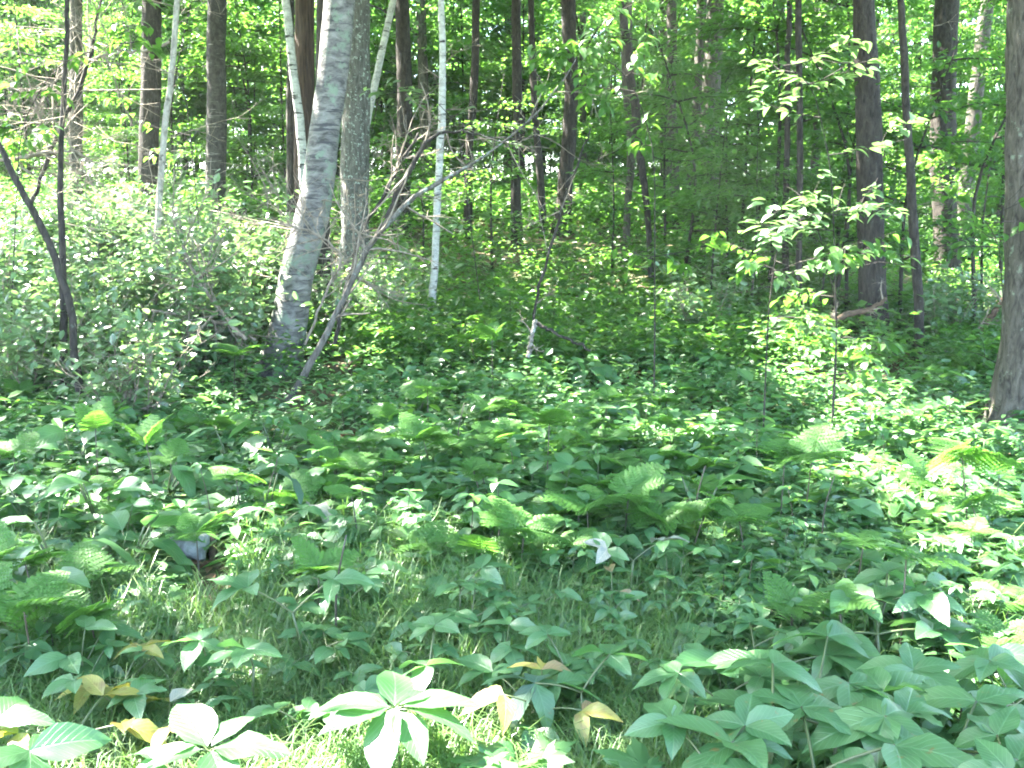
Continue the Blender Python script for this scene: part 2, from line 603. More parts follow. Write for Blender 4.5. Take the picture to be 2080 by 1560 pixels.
def make_tree(label, pts, d, mat, top=13.0, flare=1.0, name='tree', cat='tree', group=None, limbs=0, seed=0):
    """pts: (px, py, width) from the top of the picture down to the base; all at distance d"""
    P3 = [at(a, b, d) for a, b, w in pts]
    R = [px_r(w, d) for a, b, w in pts]
    P3 = P3[::-1]
    R = R[::-1]
    base = P3[0]
    gz_ = float(ground_z(base[0], base[1]))
    if base[2] > gz_ - .12:                      # down to the real ground behind the undergrowth
        dirn = base - P3[1]
        ext = base + dirn / max(1e-6, abs(dirn[2])) * (base[2] - gz_ + .12) * np.array([.6, .6, 1])
        P3 = [ext] + P3
        R = [R[0] * 1.12] + R
    tp = P3[-1]
    if top > tp[2] + .3:
        dirn = P3[-1] - P3[-2]
        sl = dirn / max(.2, dirn[2])
        P3.append(tp + np.array([sl[0] * .6, sl[1], 1]) * (top - tp[2]))
        R.append(R[-1] * .35)
    pr = np.concatenate([np.array(P3), np.array(R)[:, None]], 1)
    n = 44
    pr = smooth_path(pr, n)
    pth, rad = pr[:, :3], pr[:, 3]
    hgt = pth[:, 2] - pth[0, 2]
    rad = rad * (1 + .45 * flare * np.exp(-hgt / .22))
    r_ = np.random.default_rng(seed + 5)
    pth[3:, :2] += np.cumsum(r_.normal(size=(n - 3, 2)) * .006, 0)
    loc = pth[0].copy()
    t = thing(name, label, cat, loc, 0, group)
    big = rad[5] > .06
    if big:
        pn = smooth_path(np.concatenate([pth, rad[:, None]], 1), 150)
        hg = pn[:, 2] - pn[0, 2]
        v, f = tube(pn[:, :3] - loc, pn[:, 3], 44, .02, seed, lobes=.5 * flare * np.exp(-hg / .16))
        sd = 44
        th = np.tile(np.linspace(0, 2 * PI, sd, endpoint=False), 150)
        zz = np.repeat(hg, sd)
        c = np.repeat(pn[:, :3] - loc, sd, 0)
        rq = np.random.default_rng(seed)
        dsp = 0
        for kf in range(10):
            fr = rq.integers(5, 17)
            dsp = dsp + np.sin(fr * th + rq.uniform(0, 6.28) + 2.2 * np.sin(zz * rq.uniform(1, 5) + rq.uniform(0, 6.28)))
        amp = {'birch': .006, 'cherry': .012}.get(mat, .022)
        v[:-1] = c + (v[:-1] - c) * (1 - amp * np.abs(dsp)[:, None] + amp)
    else:
        v, f = tube(pth - loc, rad, 8, .05, seed)
    mb = MB()
    mb.add(v, f)
    part('trunk', mb.mesh('trunk', M[mat]), t)
    TREES.append((pth[-1][0], pth[-1][1], top, t, pth, rad))
    return t, pth, rad


def twigs(mb, p0, d0, L, r, depth, r_, sides=4, curl=.25, up=0.0, kids=(2, 4), out=None):
    n = 7
    pts = [np.array(p0)]
    d = unit(np.array(d0, float))
    for _ in range(n - 1):
        d = unit(d + r_.normal(size=3) * curl * .5 + np.array([0, 0, up * .1]))
        pts.append(pts[-1] + d * L / (n - 1))
    pts = np.array(pts)
    v, f = tube(pts, np.linspace(r, max(r * .35, .0015), n), sides)
    mb.add(v, f)
    if out is not None:
        out.append(pts)
    if depth > 0:
        for _ in range(r_.integers(kids[0], kids[1] + 1)):
            k = r_.integers(1, n - 1)
            tg = unit(pts[k + 1] - pts[k])
            nd = unit(tg + r_.normal(size=3) * .75)
            twigs(mb, pts[k], nd, L * r_.uniform(.3, .6), r * (1 - k / n) * .62 + .001, depth - 1, r_, sides, curl, up, kids, out)


def dead_twigs(t, pth, rad, zlo, zhi, n, L, seed, side=None):
    r_ = np.random.default_rng(seed)
    mb = MB()
    for _ in range(n):
        k = r_.choice(np.where((pth[:, 2] > zlo) & (pth[:, 2] < zhi))[0])
        a = r_.uniform(0, 2 * PI) if side is None else r_.normal(side, .6)
        twigs(mb, pth[k] - pth[0], (math.cos(a), math.sin(a) * .5, r_.uniform(-.1, .5)), L * r_.uniform(.5, 1.2), min(.009, max(.005, rad[k] * .16)), 2, r_)
    part('bare_twigs', mb.mesh('bare_twigs', M['twig']), t, kind='stuff')


T = {}
tr = make_tree
T['birch'] = tr('thick silver birch with peeling streaked bark leaning right over the bushes', [(694, -40, 58), (690, 0, 60), (668, 200, 58), (643, 400, 66), (602, 560, 66), (582, 680, 74), (566, 765, 84)], 10.6, 'birch', 12, .5, seed=1)
T['lichen'] = tr('straight dark trunk speckled with pale lichen right behind the leaning birch', [(731, -20, 52), (731, 0, 52), (723, 250, 55), (720, 520, 56), (718, 600, 62)], 15, 'lichen', 14, .7, seed=2)
T['behind'] = tr('dark trunk mostly hidden behind the leaning silver birch', [(668, -20, 32), (665, 0, 33), (660, 300, 34), (655, 570, 38)], 13.2, 'dark', 13, .7, seed=3)
T['shaggy'] = tr('reddish brown shaggy barked trunk close left of the leaning birch', [(623, -20, 38), (622, 0, 38), (619, 200, 39), (613, 420, 42), (610, 520, 44)], 17, 'shaggy', 14, .7, seed=4)
T['thindark'] = tr('thin straight dark stem left of the white birch pole', [(597, -20, 12), (595, 0, 13), (593, 250, 14), (590, 470, 15), (590, 580, 16)], 16, 'dark', 9, .3, seed=5)
T['wbirch'] = tr('slim white birch with black bands in front of the shaggy trunk', [(572, -40, 14), (580, 0, 15), (592, 110, 16), (605, 230, 17), (613, 340, 19), (617, 460, 21), (620, 560, 22)], 15, 'white_birch', 9, .3, seed=6)
T['wbirch2'] = tr('slanting white birch stem passing behind the lichened trunk', [(806, -40, 13), (797, 0, 13), (786, 60, 13), (766, 150, 14), (735, 300, 15), (705, 450, 16), (690, 560, 17)], 16.2, 'white_birch', 8.5, .3, seed=7)
T['left'] = tr('straight banded dark trunk standing alone in the left clearing', [(434, -20, 36), (434, 0, 36), (437, 200, 38), (437, 330, 39), (437, 430, 41)], 21, 'cherry', 15, .6, seed=8)
T['left2'] = tr('blue grey trunk half hidden by leaves left of the banded trunk', [(308, -20, 36), (308, 0, 37), (305, 200, 38), (303, 340, 40)], 20.6, 'dark', 15, .6, seed=9)
T['left3'] = tr('grey trunk farthest left behind the tangle of dead branches', [(154, -20, 23), (154, 0, 23), (155, 200, 25), (155, 390, 27)], 20.2, 'grey', 14, .6, seed=10)
T['crook'] = tr('thin pale crooked sapling rising from the sunlit bushes', [(358, -40, 11), (356, 0, 11), (350, 90, 12), (353, 140, 13), (338, 200, 13), (334, 260, 13), (330, 340, 14), (322, 420, 14), (310, 540, 14), (305, 640, 16)], 10.4, 'pale', 7, .3, seed=11)
T['arch'] = tr('dark lichened sapling arching in from the left edge', [(-90, 90, 8), (-40, 180, 9), (0, 255, 11), (50, 370, 13), (105, 475, 14), (135, 560, 15), (152, 650, 16), (160, 730, 17), (165, 800, 18)], 8.6, 'dark', 0, .3, seed=12)
T['pair'] = tr('thin straight dark sapling beside the arching sapling', [(133, -40, 9), (130, 0, 9), (121, 150, 10), (113, 380, 12), (118, 500, 14), (125, 640, 15), (130, 760, 16)], 9.2, 'dark', 6, .3, seed=13)
T['mid1'] = tr('dark trunk between the lichened trunk and the pale thin birch', [(815, -20, 28), (815, 0, 28), (820, 150, 29), (822, 280, 31), (816, 400, 34), (814, 470, 36)], 20, 'dark', 14, .6, seed=14)
T['pbirch'] = tr('pale thin birch with black knots standing in the middle ground', [(899, -20, 11), (899, 0, 12), (904, 130, 13), (902, 250, 14), (892, 380, 14), (885, 500, 15), (877, 600, 17), (876, 650, 18)], 12.6, 'white_birch', 8, .3, seed=15)
T['m2'] = tr('slim wavy dark stem right of the pale thin birch', [(968, -20, 15), (968, 40, 15), (965, 150, 16), (955, 300, 16), (950, 440, 18)], 20, 'dark', 11, .5, seed=16)
T['m3'] = tr('straight dark pole left of a thinner leaning one in the centre', [(1045, -20, 18), (1045, 0, 18), (1051, 250, 20), (1048, 380, 20), (1050, 470, 22)], 19, 'dark', 12, .5, seed=17)
T['m4'] = tr('thin dark pole leaning slightly left beside the straight pole', [(1077, -20, 12), (1080, 50, 12), (1086, 250, 14), (1100, 400, 15), (1103, 460, 16)], 20, 'dark', 11, .5, seed=18)
T['m5'] = tr('stout dark trunk with leafy branches across it at the centre', [(1155, -20, 28), (1155, 0, 28), (1160, 200, 28), (1152, 330, 28), (1142, 440, 34)], 20.5, 'dark', 14, .7, seed=19)
T['m6'] = tr('slender grey stem with a twin fork beside it', [(1270, -20, 24), (1272, 180, 26), (1282, 300, 20), (1276, 380, 14), (1272, 500, 14)], 17, 'grey', 11, .3, seed=20)
T['m7'] = tr('brown lean stem slanting down to the right in mid wood', [(1270, 100, 18), (1290, 220, 18), (1303, 330, 15), (1315, 450, 12), (1327, 600, 11)], 14.5, 'dark', 7.5, .2, seed=21)
T['m8'] = tr('grey brown trunk deep in the wood right of the forked stem', [(1365, -20, 19), (1365, 0, 19), (1362, 200, 20), (1368, 340, 20)], 20.8, 'grey', 13, .5, seed=22)
T['m9'] = tr('broad pale grey trunk deep in the wood', [(1452, -20, 32), (1450, 0, 33), (1442, 200, 36), (1440, 400, 40)], 20.4, 'grey', 14, .5, seed=23)
T['m10'] = tr('narrow grey trunk touching the broad pale grey trunk', [(1425, -20, 20), (1424, 0, 20), (1420, 200, 22), (1408, 340, 24)], 21, 'grey', 13, .5, seed=24)
T['r1'] = tr('left stem of two slim dark poles standing together', [(1604, -20, 11), (1603, 0, 11), (1600, 200, 12), (1596, 450, 13), (1597, 640, 14)], 13.2, 'dark', 8, .3, seed=25)
T['r2'] = tr('right and taller stem of two slim dark poles standing together', [(1616, -20, 12), (1617, 0, 12), (1619, 200, 13), (1620, 450, 13), (1624, 670, 14)], 12.6, 'dark', 9, .3, seed=26)
T['r3'] = tr('short crooked black stem behind the pair of slim poles', [(1668, 150, 14), (1660, 220, 16), (1655, 330, 16), (1650, 500, 17)], 18, 'dark', 8, .3, seed=27)
T['r4'] = tr('thick dark trunk with a mossy foot beside the fallen branch', [(1752, -20, 38), (1754, 0, 40), (1764, 250, 50), (1769, 500, 52), (1774, 640, 54), (1778, 712, 62)], 12.4, 'dark', 12, .6, seed=28)
T['r5'] = tr('slim dark stem bending right beside the thick mossy footed trunk', [(1820, -20, 14), (1826, 60, 15), (1836, 250, 17), (1850, 450, 19), (1866, 650, 20), (1869, 715, 21)], 11.6, 'dark', 8, .3, seed=29)
T['r6'] = tr('broad greenish grey trunk behind the slim bending stem', [(1922, -20, 44), (1920, 0, 45), (1912, 300, 47), (1922, 480, 46), (1926, 585, 50)], 18, 'dark', 14, .6, seed=30)
T['r7'] = tr('grey trunk leaning right with a sunlit left edge', [(2010, -20, 25), (2005, 0, 26), (1990, 120, 27), (1975, 250, 28), (1958, 430, 30), (1950, 560, 32)], 21, 'grey', 13, .6, seed=31)
T['near'] = tr('large rough grey trunk nearest the viewer at the right edge', [(2112, -20, 106), (2112, 0, 106), (2106, 300, 106), (2100, 520, 108), (2092, 700, 110), (2078, 870, 118)], 8.4, 'grey', 13, .9, seed=32)

# slim stems and trunks deep in the wood
r_ = np.random.default_rng(31)
for k in range(46):
    d = r_.uniform(24, 46)
    px = r_.uniform(-150, 2250)
    w = r_.uniform(.10, .34) * FPX / d
    ln = r_.normal(0, 14)
    x0 = (px - 1040) / FPX * d
    zb = float(ground_z(x0, d))
    b = at(px, 400, d)
    py = 460 - (zb - 1.75) / d * FPX
    tr(['slender dark trunk far back among the sunlit leaves', 'thin grey trunk far back among the sunlit leaves'][k % 2], [(px + ln, -30, w * .8), (px, py + 10, w)], d, ['dark', 'grey'][k % 2], 15, .4,
       group=['dark trunks deep in the wood', 'grey trunks deep in the wood'][k % 2], seed=100 + k)

# unseen trees added beside and before the view so crowns shade the floor
for k, (x, y) in enumerate([(-9.5, 6.2), (-11.5, 10), (-9.5, 14), (-14.5, 12.5), (-13, 17), (-16, 22), (-13, 6), (8, 5), (9.5, 11), (11, 17), (-17, 8.5)]):
    P3 = [np.array([x, y, float(ground_z(x, y)) - .1])]
    pth = smooth_path([P3[0], P3[0] + [.1, .1, 6], P3[0] + [.3, .1, 13]], 30)
    rad = np.linspace(.2, .05, 30)
    t = thing('tree', 'tall unseen tree added outside the view for shade', 'tree', pth[0], 0, 'unseen trees added for shade')
    mb = MB()
    mb.add(*tube(pth - pth[0], rad, 14, .03, k))
    part('trunk', mb.mesh('trunk', M['dark']), t)
    TREES.append((pth[-1][0], pth[-1][1], 13, t, pth, rad))

dead_twigs(T['birch'][0], T['birch'][1], T['birch'][2], .5, 2.4, 7, 1.1, 1)
dead_twigs(T['crook'][0], T['crook'][1], T['crook'][2], 1.6, 4.2, 9, 1.1, 2)
dead_twigs(T['pair'][0], T['pair'][1], T['pair'][2], 1.6, 4.0, 10, 1.2, 3)
dead_twigs(T['left3'][0], T['left3'][1], T['left3'][2], 2.0, 6, 10, 2.0, 4)
dead_twigs(T['pbirch'][0], T['pbirch'][1], T['pbirch'][2], 1.0, 5, 8, .8, 5)
dead_twigs(T['lichen'][0], T['lichen'][1], T['lichen'][2], 1.0, 4, 8, 1.3, 6)
dead_twigs(T['m7'][0], T['m7'][1], T['m7'][2], 1.0, 5, 6, .8, 7)
dead_twigs(T['r4'][0], T['r4'][1], T['r4'][2], 1.0, 5, 4, .9, 8)

# ------------------------------------------------------------------ sunlit spots above the floor
for (px, py, d, r) in [(1630, 115, 7.5, .45), (1660, 420, 7.4, .55), (1710, 490, 7.4, .4), (1590, 430, 7.4, .35), (2060, 600, 7.3, .35), (640, 500, 10.5, .4), (570, 650, 10.5, .45), (690, 90, 10.5, .35),
                       (100, 150, 11, .6), (300, 90, 12, .5), (60, 200, 9, .4), (1010, 150, 17, .5), (850, 170, 17, .6), (1985, 120, 21, .8)]:
    SPOTS.append((at(px, py, d), r))

# ------------------------------------------------------------------ crowns overhead, mostly out of view, leaves culled to shape the sunlight
cl = []
for (x0, x1, y0, y1, dens) in [(-20, 7, 3.0, 21, 4.8), (7, 14, 3, 20, 1.0), (-24, 24, 21, 30, 1.7), (-32, 32, 30, 52, .6)]:
    n = int((x1 - x0) * (y1 - y0) * dens)
    p = np.stack([r_.uniform(x0, x1, n), r_.uniform(y0, y1, n), np.zeros(n)], -1)
    lo = np.maximum(6.8, 1.75 + .235 * p[:, 1] + 1.0)
    lo = np.where(p[:, 1] > 24, lo - 2.5, lo)
    p[:, 2] = lo + r_.uniform(0, 1, n) ** 1.3 * 5.5
    cl.append(p)
cl = np.concatenate(cl)
K = 80
lp = np.repeat(cl, K, 0) + r_.normal(size=(len(cl) * K, 3)) * np.array([.55, .55, .22])
far_f = lp[:, 1] > 22
keep = r_.uniform(size=len(lp)) > openness(lp) * .97
lp = lp[keep]
txy = np.array([(a[0], a[1]) for a in TREES])
owner = np.argmin(np.linalg.norm(lp[:, None, :2] - txy[None], axis=2), 1)
N_ = len(lp)
ax = r_.normal(size=(N_, 3)) * np.array([1, 1, .35])
nr = np.array([0, 0, 1.0]) + r_.normal(size=(N_, 3)) * .45
Ls = r_.uniform(.14, .22, N_)
for k, (x, y, top, t, pth, rad) in enumerate(TREES):
    m = owner == k
    if m.sum() < 20:
        continue
    loc = np.array(t.location)
    v, f = leaf_cloud(lp[m] - loc, ax[m], nr[m], Ls[m], Ls[m] * .68, 4)
    part('crown', mesh_np('crown', v, f, M['canopy'], False), t, kind='stuff')
    # limbs reaching to the clumps
    mb = MB()
    okc = cl[openness(cl) < .3]
    own = okc[np.argmin(np.linalg.norm(okc[:, None, :2] - txy[None], axis=2), 1) == k]
    for c in own[:: max(1, len(own) // 10)][:10]:
        s = np.argmin(np.abs(pth[:, 2] - (c[2] - 1.2)))
        pp = smooth_path([pth[s], (pth[s] + c) / 2 + [0, 0, .3], c], 7)
        mb.add(*tube(pp - loc, np.linspace(rad[s] * .45, .01, 7), 5))
    if mb.n:
        part('limbs', mb.mesh('limbs', M['dark']), t, kind='stuff')

GENERIC = []


def gen(o, kind, z=.35):
    if o:
        GENERIC.append((o, kind, z))
    return o


# ------------------------------------------------------------------ understory saplings that curtain the wood
def sapling_meshes(seed, H, nb, spread, leaf, per, mat, shape=4):
    r_ = np.random.default_rng(seed)
    mb = MB()
    axis = smooth_path([[0, 0, -.1], [r_.normal() * .1, r_.normal() * .1, H * .5], [r_.normal() * .25, r_.normal() * .25, H]], 12)
    mb.add(*tube(axis, np.linspace(.018 + H * .003, .005, 12), 6))
    P_, A_, N2 = [], [], []
    for b in range(nb):
        h = r_.uniform(.18, 1.0)
        s = axis[int(h * 11)]
        a = b * 2.4 + r_.normal() * .3
        L = spread * (1.15 - .65 * h) * r_.uniform(.6, 1.15)
        d = np.array([math.cos(a), math.sin(a), r_.uniform(.0, .45)])
        e = s + d * L - np.array([0, 0, .12 * L])
        pp = smooth_path([s, s + d * L * .55, e], 7)
        mb.add(*tube(pp, np.linspace(.011, .003, 7), 4))
        n = int(per * L)
        t = r_.uniform(.15, 1, n)
        q = s + (e - s) * t[:, None]
        q[:, 2] += .10 * L * np.sin(t * PI)
        off = r_.normal(size=(n, 3)) * np.array([.24, .24, .05]) * (.5 + .5 * L / spread)
        P_.append(q + off)
        A_.append(d * .8 + off * 3 + r_.normal(size=(n, 3)) * .3 + np.array([0, 0, -.25]))
        N2.append(np.array([0, 0, 1.0]) + r_.normal(size=(n, 3)) * .32)
    P_, A_, N2 = map(np.concatenate, (P_, A_, N2))
    L = r_.uniform(.7, 1.25, len(P_)) * leaf
    v, f = leaf_cloud(P_, A_, N2, L, L * .52, shape)
    return mb.mesh('trunk', M['dark']), mesh_np('crown', v, f, M[mat], False)


near_s = [sapling_meshes(200 + k, 3.2, 15, 1.1, .10, 95, 'under', 6) for k in range(4)]
mid_s = [sapling_meshes(210 + k, 6.0, 26, 1.7, .12, 105, 'under') for k in range(4)]
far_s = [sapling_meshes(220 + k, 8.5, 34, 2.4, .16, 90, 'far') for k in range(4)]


def in_sun_path(x, y, h):
    z = float(ground_z(x, y))
    p = np.array([[x + a, y + b, z + h * c] for a in (-.6, 0, .6) for b in (-.6, .6) for c in (.35, .6, .85)])
    return openness(p).mean() > .18


def sapling(kind, x, y, s, label, group, r_, force=False):
    if (y < 13.5 or (y < 21 and x < -.16 * y)) and not (force and x > -.16 * y) and in_sun_path(x, y, (6 if kind is mid_s else 3.2) * s):
        return None
    me = kind[r_.integers(len(kind))]
    t = thing('sapling', label, 'sapling', (x, y, float(ground_z(x, y))), r_.uniform(0, 6.28), group)
    t.scale = (s, s, s * r_.uniform(.9, 1.15))
    part('trunk', me[0], t)
    part('crown', me[1], t, kind='stuff')
    return t


r_ = np.random.default_rng(77)
for k in range(150):
    d = r_.uniform(26, 60)
    sapling(far_s, r_.uniform(-.62, .62) * d, d, r_.uniform(.8, 1.5), 'tall leafy sapling glowing far back in the wood', 'sunlit saplings deep in the wood', r_)
for k in range(70):
    d = r_.uniform(24, 42)
    sapling(mid_s, r_.uniform(-.62, .62) * d, d, r_.uniform(.5, .8), 'low bushy sapling deep in the wood', 'low saplings deep in the wood', r_)
for k in range(36):
    d = r_.uniform(22, 30)
    gen(sapling(mid_s, r_.uniform(-.58, .58) * d, d, r_.uniform(.75, 1.15), 'leafy green sapling in the middle of the wood', 'saplings between the middle trunks', r_), 'leafy sapling', 3)
for (px, d, s) in [(520, 22.5, .9), (1350, 17.5, .8), (1500, 15, 1.0), (1560, 14, 1.0), (1690, 15, 1.0), (60, 14, .9), (230, 16, 1.1), (1720, 13.5, .75), (2030, 16, 1.0)]:
    gen(sapling(mid_s, (px - 1040) / FPX * d, d, s, 'shaded sapling with layered leaves at the edge of the wood', 'shaded saplings at the edge of the wood', r_), 'layered sapling', 3)
for (px, d, s) in [(1440, 13.5, .8), (1520, 12.5, .7), (2000, 13.5, .9), (1660, 13, .7), (1240, 15, .8), (1000, 17, .9), (860, 16.5, .8), (540, 16, .7), (760, 17, .9), (1480, 14.5, 1.0), (1530, 15.5, 1.1), (1690, 13.4, 1.3), (1830, 13, 1.2), (1990, 12.8, 1.2), (1380, 14.5, 1.2), (100, 17.5, 1.4), (200, 18.5, 1.3), (370, 23, 1.6), (500, 23, 1.6), (20, 19, 1.5), (300, 19.5, 1.5)]:
    gen(sapling(near_s, (px - 1040) / FPX * d, d, s, 'low bushy sapling among the trunk feet', 'low saplings among the trunk feet', r_, True), 'low bushy sapling', 1.5)

# ------------------------------------------------------------------ single leaves
def leaf_mesh(name, mat, L=.14, Wd=.08, rows=7, droop=.25, fold=.18, ser=0.0, tip=1.5, belly=.85, wave=0.0):
    t = np.linspace(0, 1, rows)
    w = np.sin(PI * t ** belly) ** .8 * (1 - .25 * t ** tip)
    w[0] = .02
    w[-1] = .0
    vs, uv = [], []
    for k in range(rows):
        z = -droop * L * t[k] ** 2 + .05 * L * math.sin(t[k] * PI)
        h = w[k] * Wd * .5
        wv = wave * Wd * math.sin(k * 2.1)
        for s in (-1, -.5, 0, .5, 1):
            vs.append((s * h, t[k] * L - (ser * L * (k % 2) if abs(s) == 1 else 0), z + fold * abs(s) * h - .12 * fold * s * s * h + wv * s))
            uv.append((.5 + .5 * s * w[k], t[k]))
    q = []
    for k in range(rows - 1):
        for c in range(4):
            q.append((k * 5 + c, k * 5 + c + 1, (k + 1) * 5 + c + 1, (k + 1) * 5 + c))
    return mesh_np(name, vs, np.array(q), M[mat], True, uv)


def lobed_mesh(name, mat, R=.12):
    pts = []
    lobes = [(-140, .55), (-62, .85), (0, 1.0), (62, .85), (140, .55)]
    out = [(0.0, 0.0)]
    prof = []
    for a, r in lobes:
        for da, rr in ((-22, .62), (-13, .74), (-9, .70), (0, 1.0), (9, .70), (13, .74), (22, .62)):
            prof.append((a + da, r * rr))
        prof.append((a + 31, .42 if a < 140 else .2))
    prof = prof[:-1]
    vs = [(0, .1 * R, 0)]
    uv = [(.5, .3)]
    for a, r in prof:
        x, y = math.sin(math.radians(a)) * r * R, math.cos(math.radians(a)) * r * R + .1 * R
        vs.append((x, y, -.25 * (x * x + y * y) / R + .06 * R * math.cos(math.radians(a * 5))))
        uv.append((.5 + x / R * .5, .4 + y / R * .5))
    n = len(prof)
    f = [(0, k + 1, k) for k in range(1, n)]
    return mesh_np(name, vs, np.array(f), M[mat], True, uv)


LF = {
    'herb': [leaf_mesh('leaf', 'herbv', .15, .085, droop=d, fold=fo, wave=w) for d, fo, w in ((.10, .2, .02), (.22, .12, .03), (.03, .3, .02), (.3, .25, .05))] + [leaf_mesh('leaf', 'herbv', .13, wd, droop=d, fold=fo, wave=w, belly=b) for wd, d, fo, w, b in ((.088, .12, .3, .05, .7), (.064, .2, .15, .03, .95), (.078, .05, .1, .06, .8))],
    'small': [leaf_mesh('leaf', 'herb', .08, .046, 5, droop=d, fold=fo) for d, fo in ((.2, .25), (.4, .15), (.05, .3))],
    'round': [leaf_mesh('leaf', 'herbv', .12, .10, 6, droop=d, fold=.15, tip=3, wave=.03) for d in (.1, .3)],
    'big': [leaf_mesh('leaf', 'herbv', .30, .17, 8, droop=d, fold=fo, wave=.04, tip=2) for d, fo in ((.6, .2), (.3, .35), (.9, .1))],
    'yellow': [leaf_mesh('leaf', 'yellow', .13, .065, 6, droop=d, fold=.3, wave=.05) for d in (.1, .4)],
    'brown': [leaf_mesh('leaf', 'brown', .13, .065, 6, droop=d, fold=.4, wave=.05) for d in (.2, .5)],
    'grey': [leaf_mesh('leaf', 'greyleaf', .12, .075, 6, droop=.2, fold=.35, wave=.04)],
    'bigg': [leaf_mesh('leaf', 'greyleaf', .30, .17, 8, droop=.5, fold=.4, wave=.08)],
    'blue': [leaf_mesh('leaf', 'bluegrey', .30, .16, 8, droop=.5, fold=.3, wave=.05)],
    'bluem': [leaf_mesh('leaf', 'bluegrey', .16, .09, 7, droop=.3, fold=.2, wave=.03)],
    'maple': [lobed_mesh('leaf', 'herb', .12)],
    'spray': [leaf_mesh('leaf', 'shrub', .12, .062, 6, droop=d, fold=.15) for d in (.1, .3)],  # paler glossy copy of the sapling leaf, sun glare put into its colour
    'tree': [leaf_mesh('leaf', 'under', .11, .058, 5, droop=d, fold=.2) for d in (.2, .45)],
    'shrub': [leaf_mesh('leaf', 'shrub', .06, .036, 5, droop=d, fold=.25) for d in (.15, .35)],
}


def leaf_mtx(pos, az, tilt, roll=0.0, s=1.0):
    """leaf lies along +Y of its mesh; az: direction in plan, tilt: upward angle of its axis"""
    return Matrix.Translation(Vector(pos)) @ Matrix.Rotation(az - PI / 2, 4, 'Z') @ Matrix.Rotation(tilt, 4, 'X') @ Matrix.Rotation(roll, 4, 'Y') @ Matrix.Scale(s, 4)


def add_leaf(t, kind, pos, az, tilt, roll, s, r_):
    part('leaf', LF[kind][r_.integers(len(LF[kind]))], t, leaf_mtx(pos, az, tilt, roll, s))


# zone phrases, from landmarks one can find
def zone(x, y):
    px = 1040 + x / y * FPX
    if y < 3.6:
        return 'at the grassy front edge' if px < 1300 else 'in the broad leaved clump in front at right'
    if y < 6:
        return ('left of the grass patch' if px < 650 else 'beside the open grass patch' if px < 1400 else 'at right before the nearest trunk')
    if y < 9:
        return ('below the brown shrub stems' if px < 520 else 'in front of the leaning dead branch' if px < 950 else 'in the middle of the fern bed' if px < 1500 else 'between the fallen branch and the nearest trunk')
    if y < 13:
        return ('among the sunlit bushes' if px < 520 else 'around the foot of the leaning birch' if px < 850 else 'in the shade beyond the fern bed' if px < 1500 else 'around the thick mossy footed trunk')
    return 'on the bank under the middle trunks' if px < 1500 else 'in the hollow by the right trunks'


def sarsaparilla(x, y, h, s, kind='herb', label=None, group=None, seed=None, npet=None, nl=None, az0=None, name='woodland_plant', spread=.13):
    r_ = np.random.default_rng(seed if seed is not None else int(rng.integers(1 << 30)))
    t = thing(name, label, 'plant', (x, y, float(ground_z(x, y))), 0, group)
    mb = MB()
    hub = np.array([r_.normal() * .03, r_.normal() * .03, h * .8])
    mb.add(*tube(smooth_path([[0, 0, -.03], hub * [.3, .3, .5], hub], 5), [.0045 * s] * 4 + [.0035 * s], 5))
    npet = npet or int(r_.integers(2, 4))
    a0 = r_.uniform(0, 6.28) if az0 is None else az0
    for k in range(npet):
        a = a0 + k * 2 * PI / npet + r_.normal() * .25
        e = hub + np.array([math.cos(a) * spread * s, math.sin(a) * spread * s, h * .2 + r_.normal() * .02])
        mb.add(*tube(smooth_path([hub, (hub + e) / 2 + [0, 0, .015], e], 5), [.003 * s] * 5, 4))
        m = nl or int(r_.integers(4, 6))
        for q in range(m):
            aa = a + (q - (m - 1) / 2) * 1.15 + r_.normal() * .12
            sc = s * (1.05 - .14 * abs(q - (m - 1) / 2)) * r_.uniform(.85, 1.1)
            kk = kind if isinstance(kind, str) else kind[r_.integers(len(kind))]
            add_leaf(t, kk, e, aa, r_.normal(-.06, .2), r_.normal(0, .28), sc, r_)
    part('stem', mb.mesh('stem', M['stem']), t)
    return t


def herb(x, y, h, s, label, group, kind='small', name='herb', seed=None, whorls=None, stem='stem', cat='plant'):
    """upright stem with opposite leaves"""
    r_ = np.random.default_rng(seed if seed is not None else int(rng.integers(1 << 30)))
    t = thing(name, label, cat, (x, y, float(ground_z(x, y))), 0, group)
    mb = MB()
    lean = r_.normal(size=2) * .12 * h
    pth = smooth_path([[0, 0, -.03], [lean[0] * .3, lean[1] * .3, h * .5], [lean[0], lean[1], h]], 8)
    mb.add(*tube(pth, np.linspace(.004, .0018, 8) * max(1, s * .8), 5))
    part('stem', mb.mesh('stem', M[stem]), t)
    w = whorls or int(r_.integers(3, 5))
    a = r_.uniform(0, 6.28)
    for k in range(w):
        q = pth[min(7, int(round(7 * (1 - .18 * k))))]
        for e in range(2 if k else 3):
            kk = kind if isinstance(kind, str) else kind[r_.integers(len(kind))]
            add_leaf(t, kk, q, a + e * (PI if k else 2.1) + r_.normal() * .2, r_.normal(.0, .22), r_.normal(0, .2), s * r_.uniform(.8, 1.15), r_)
        a += 1.57
    return t


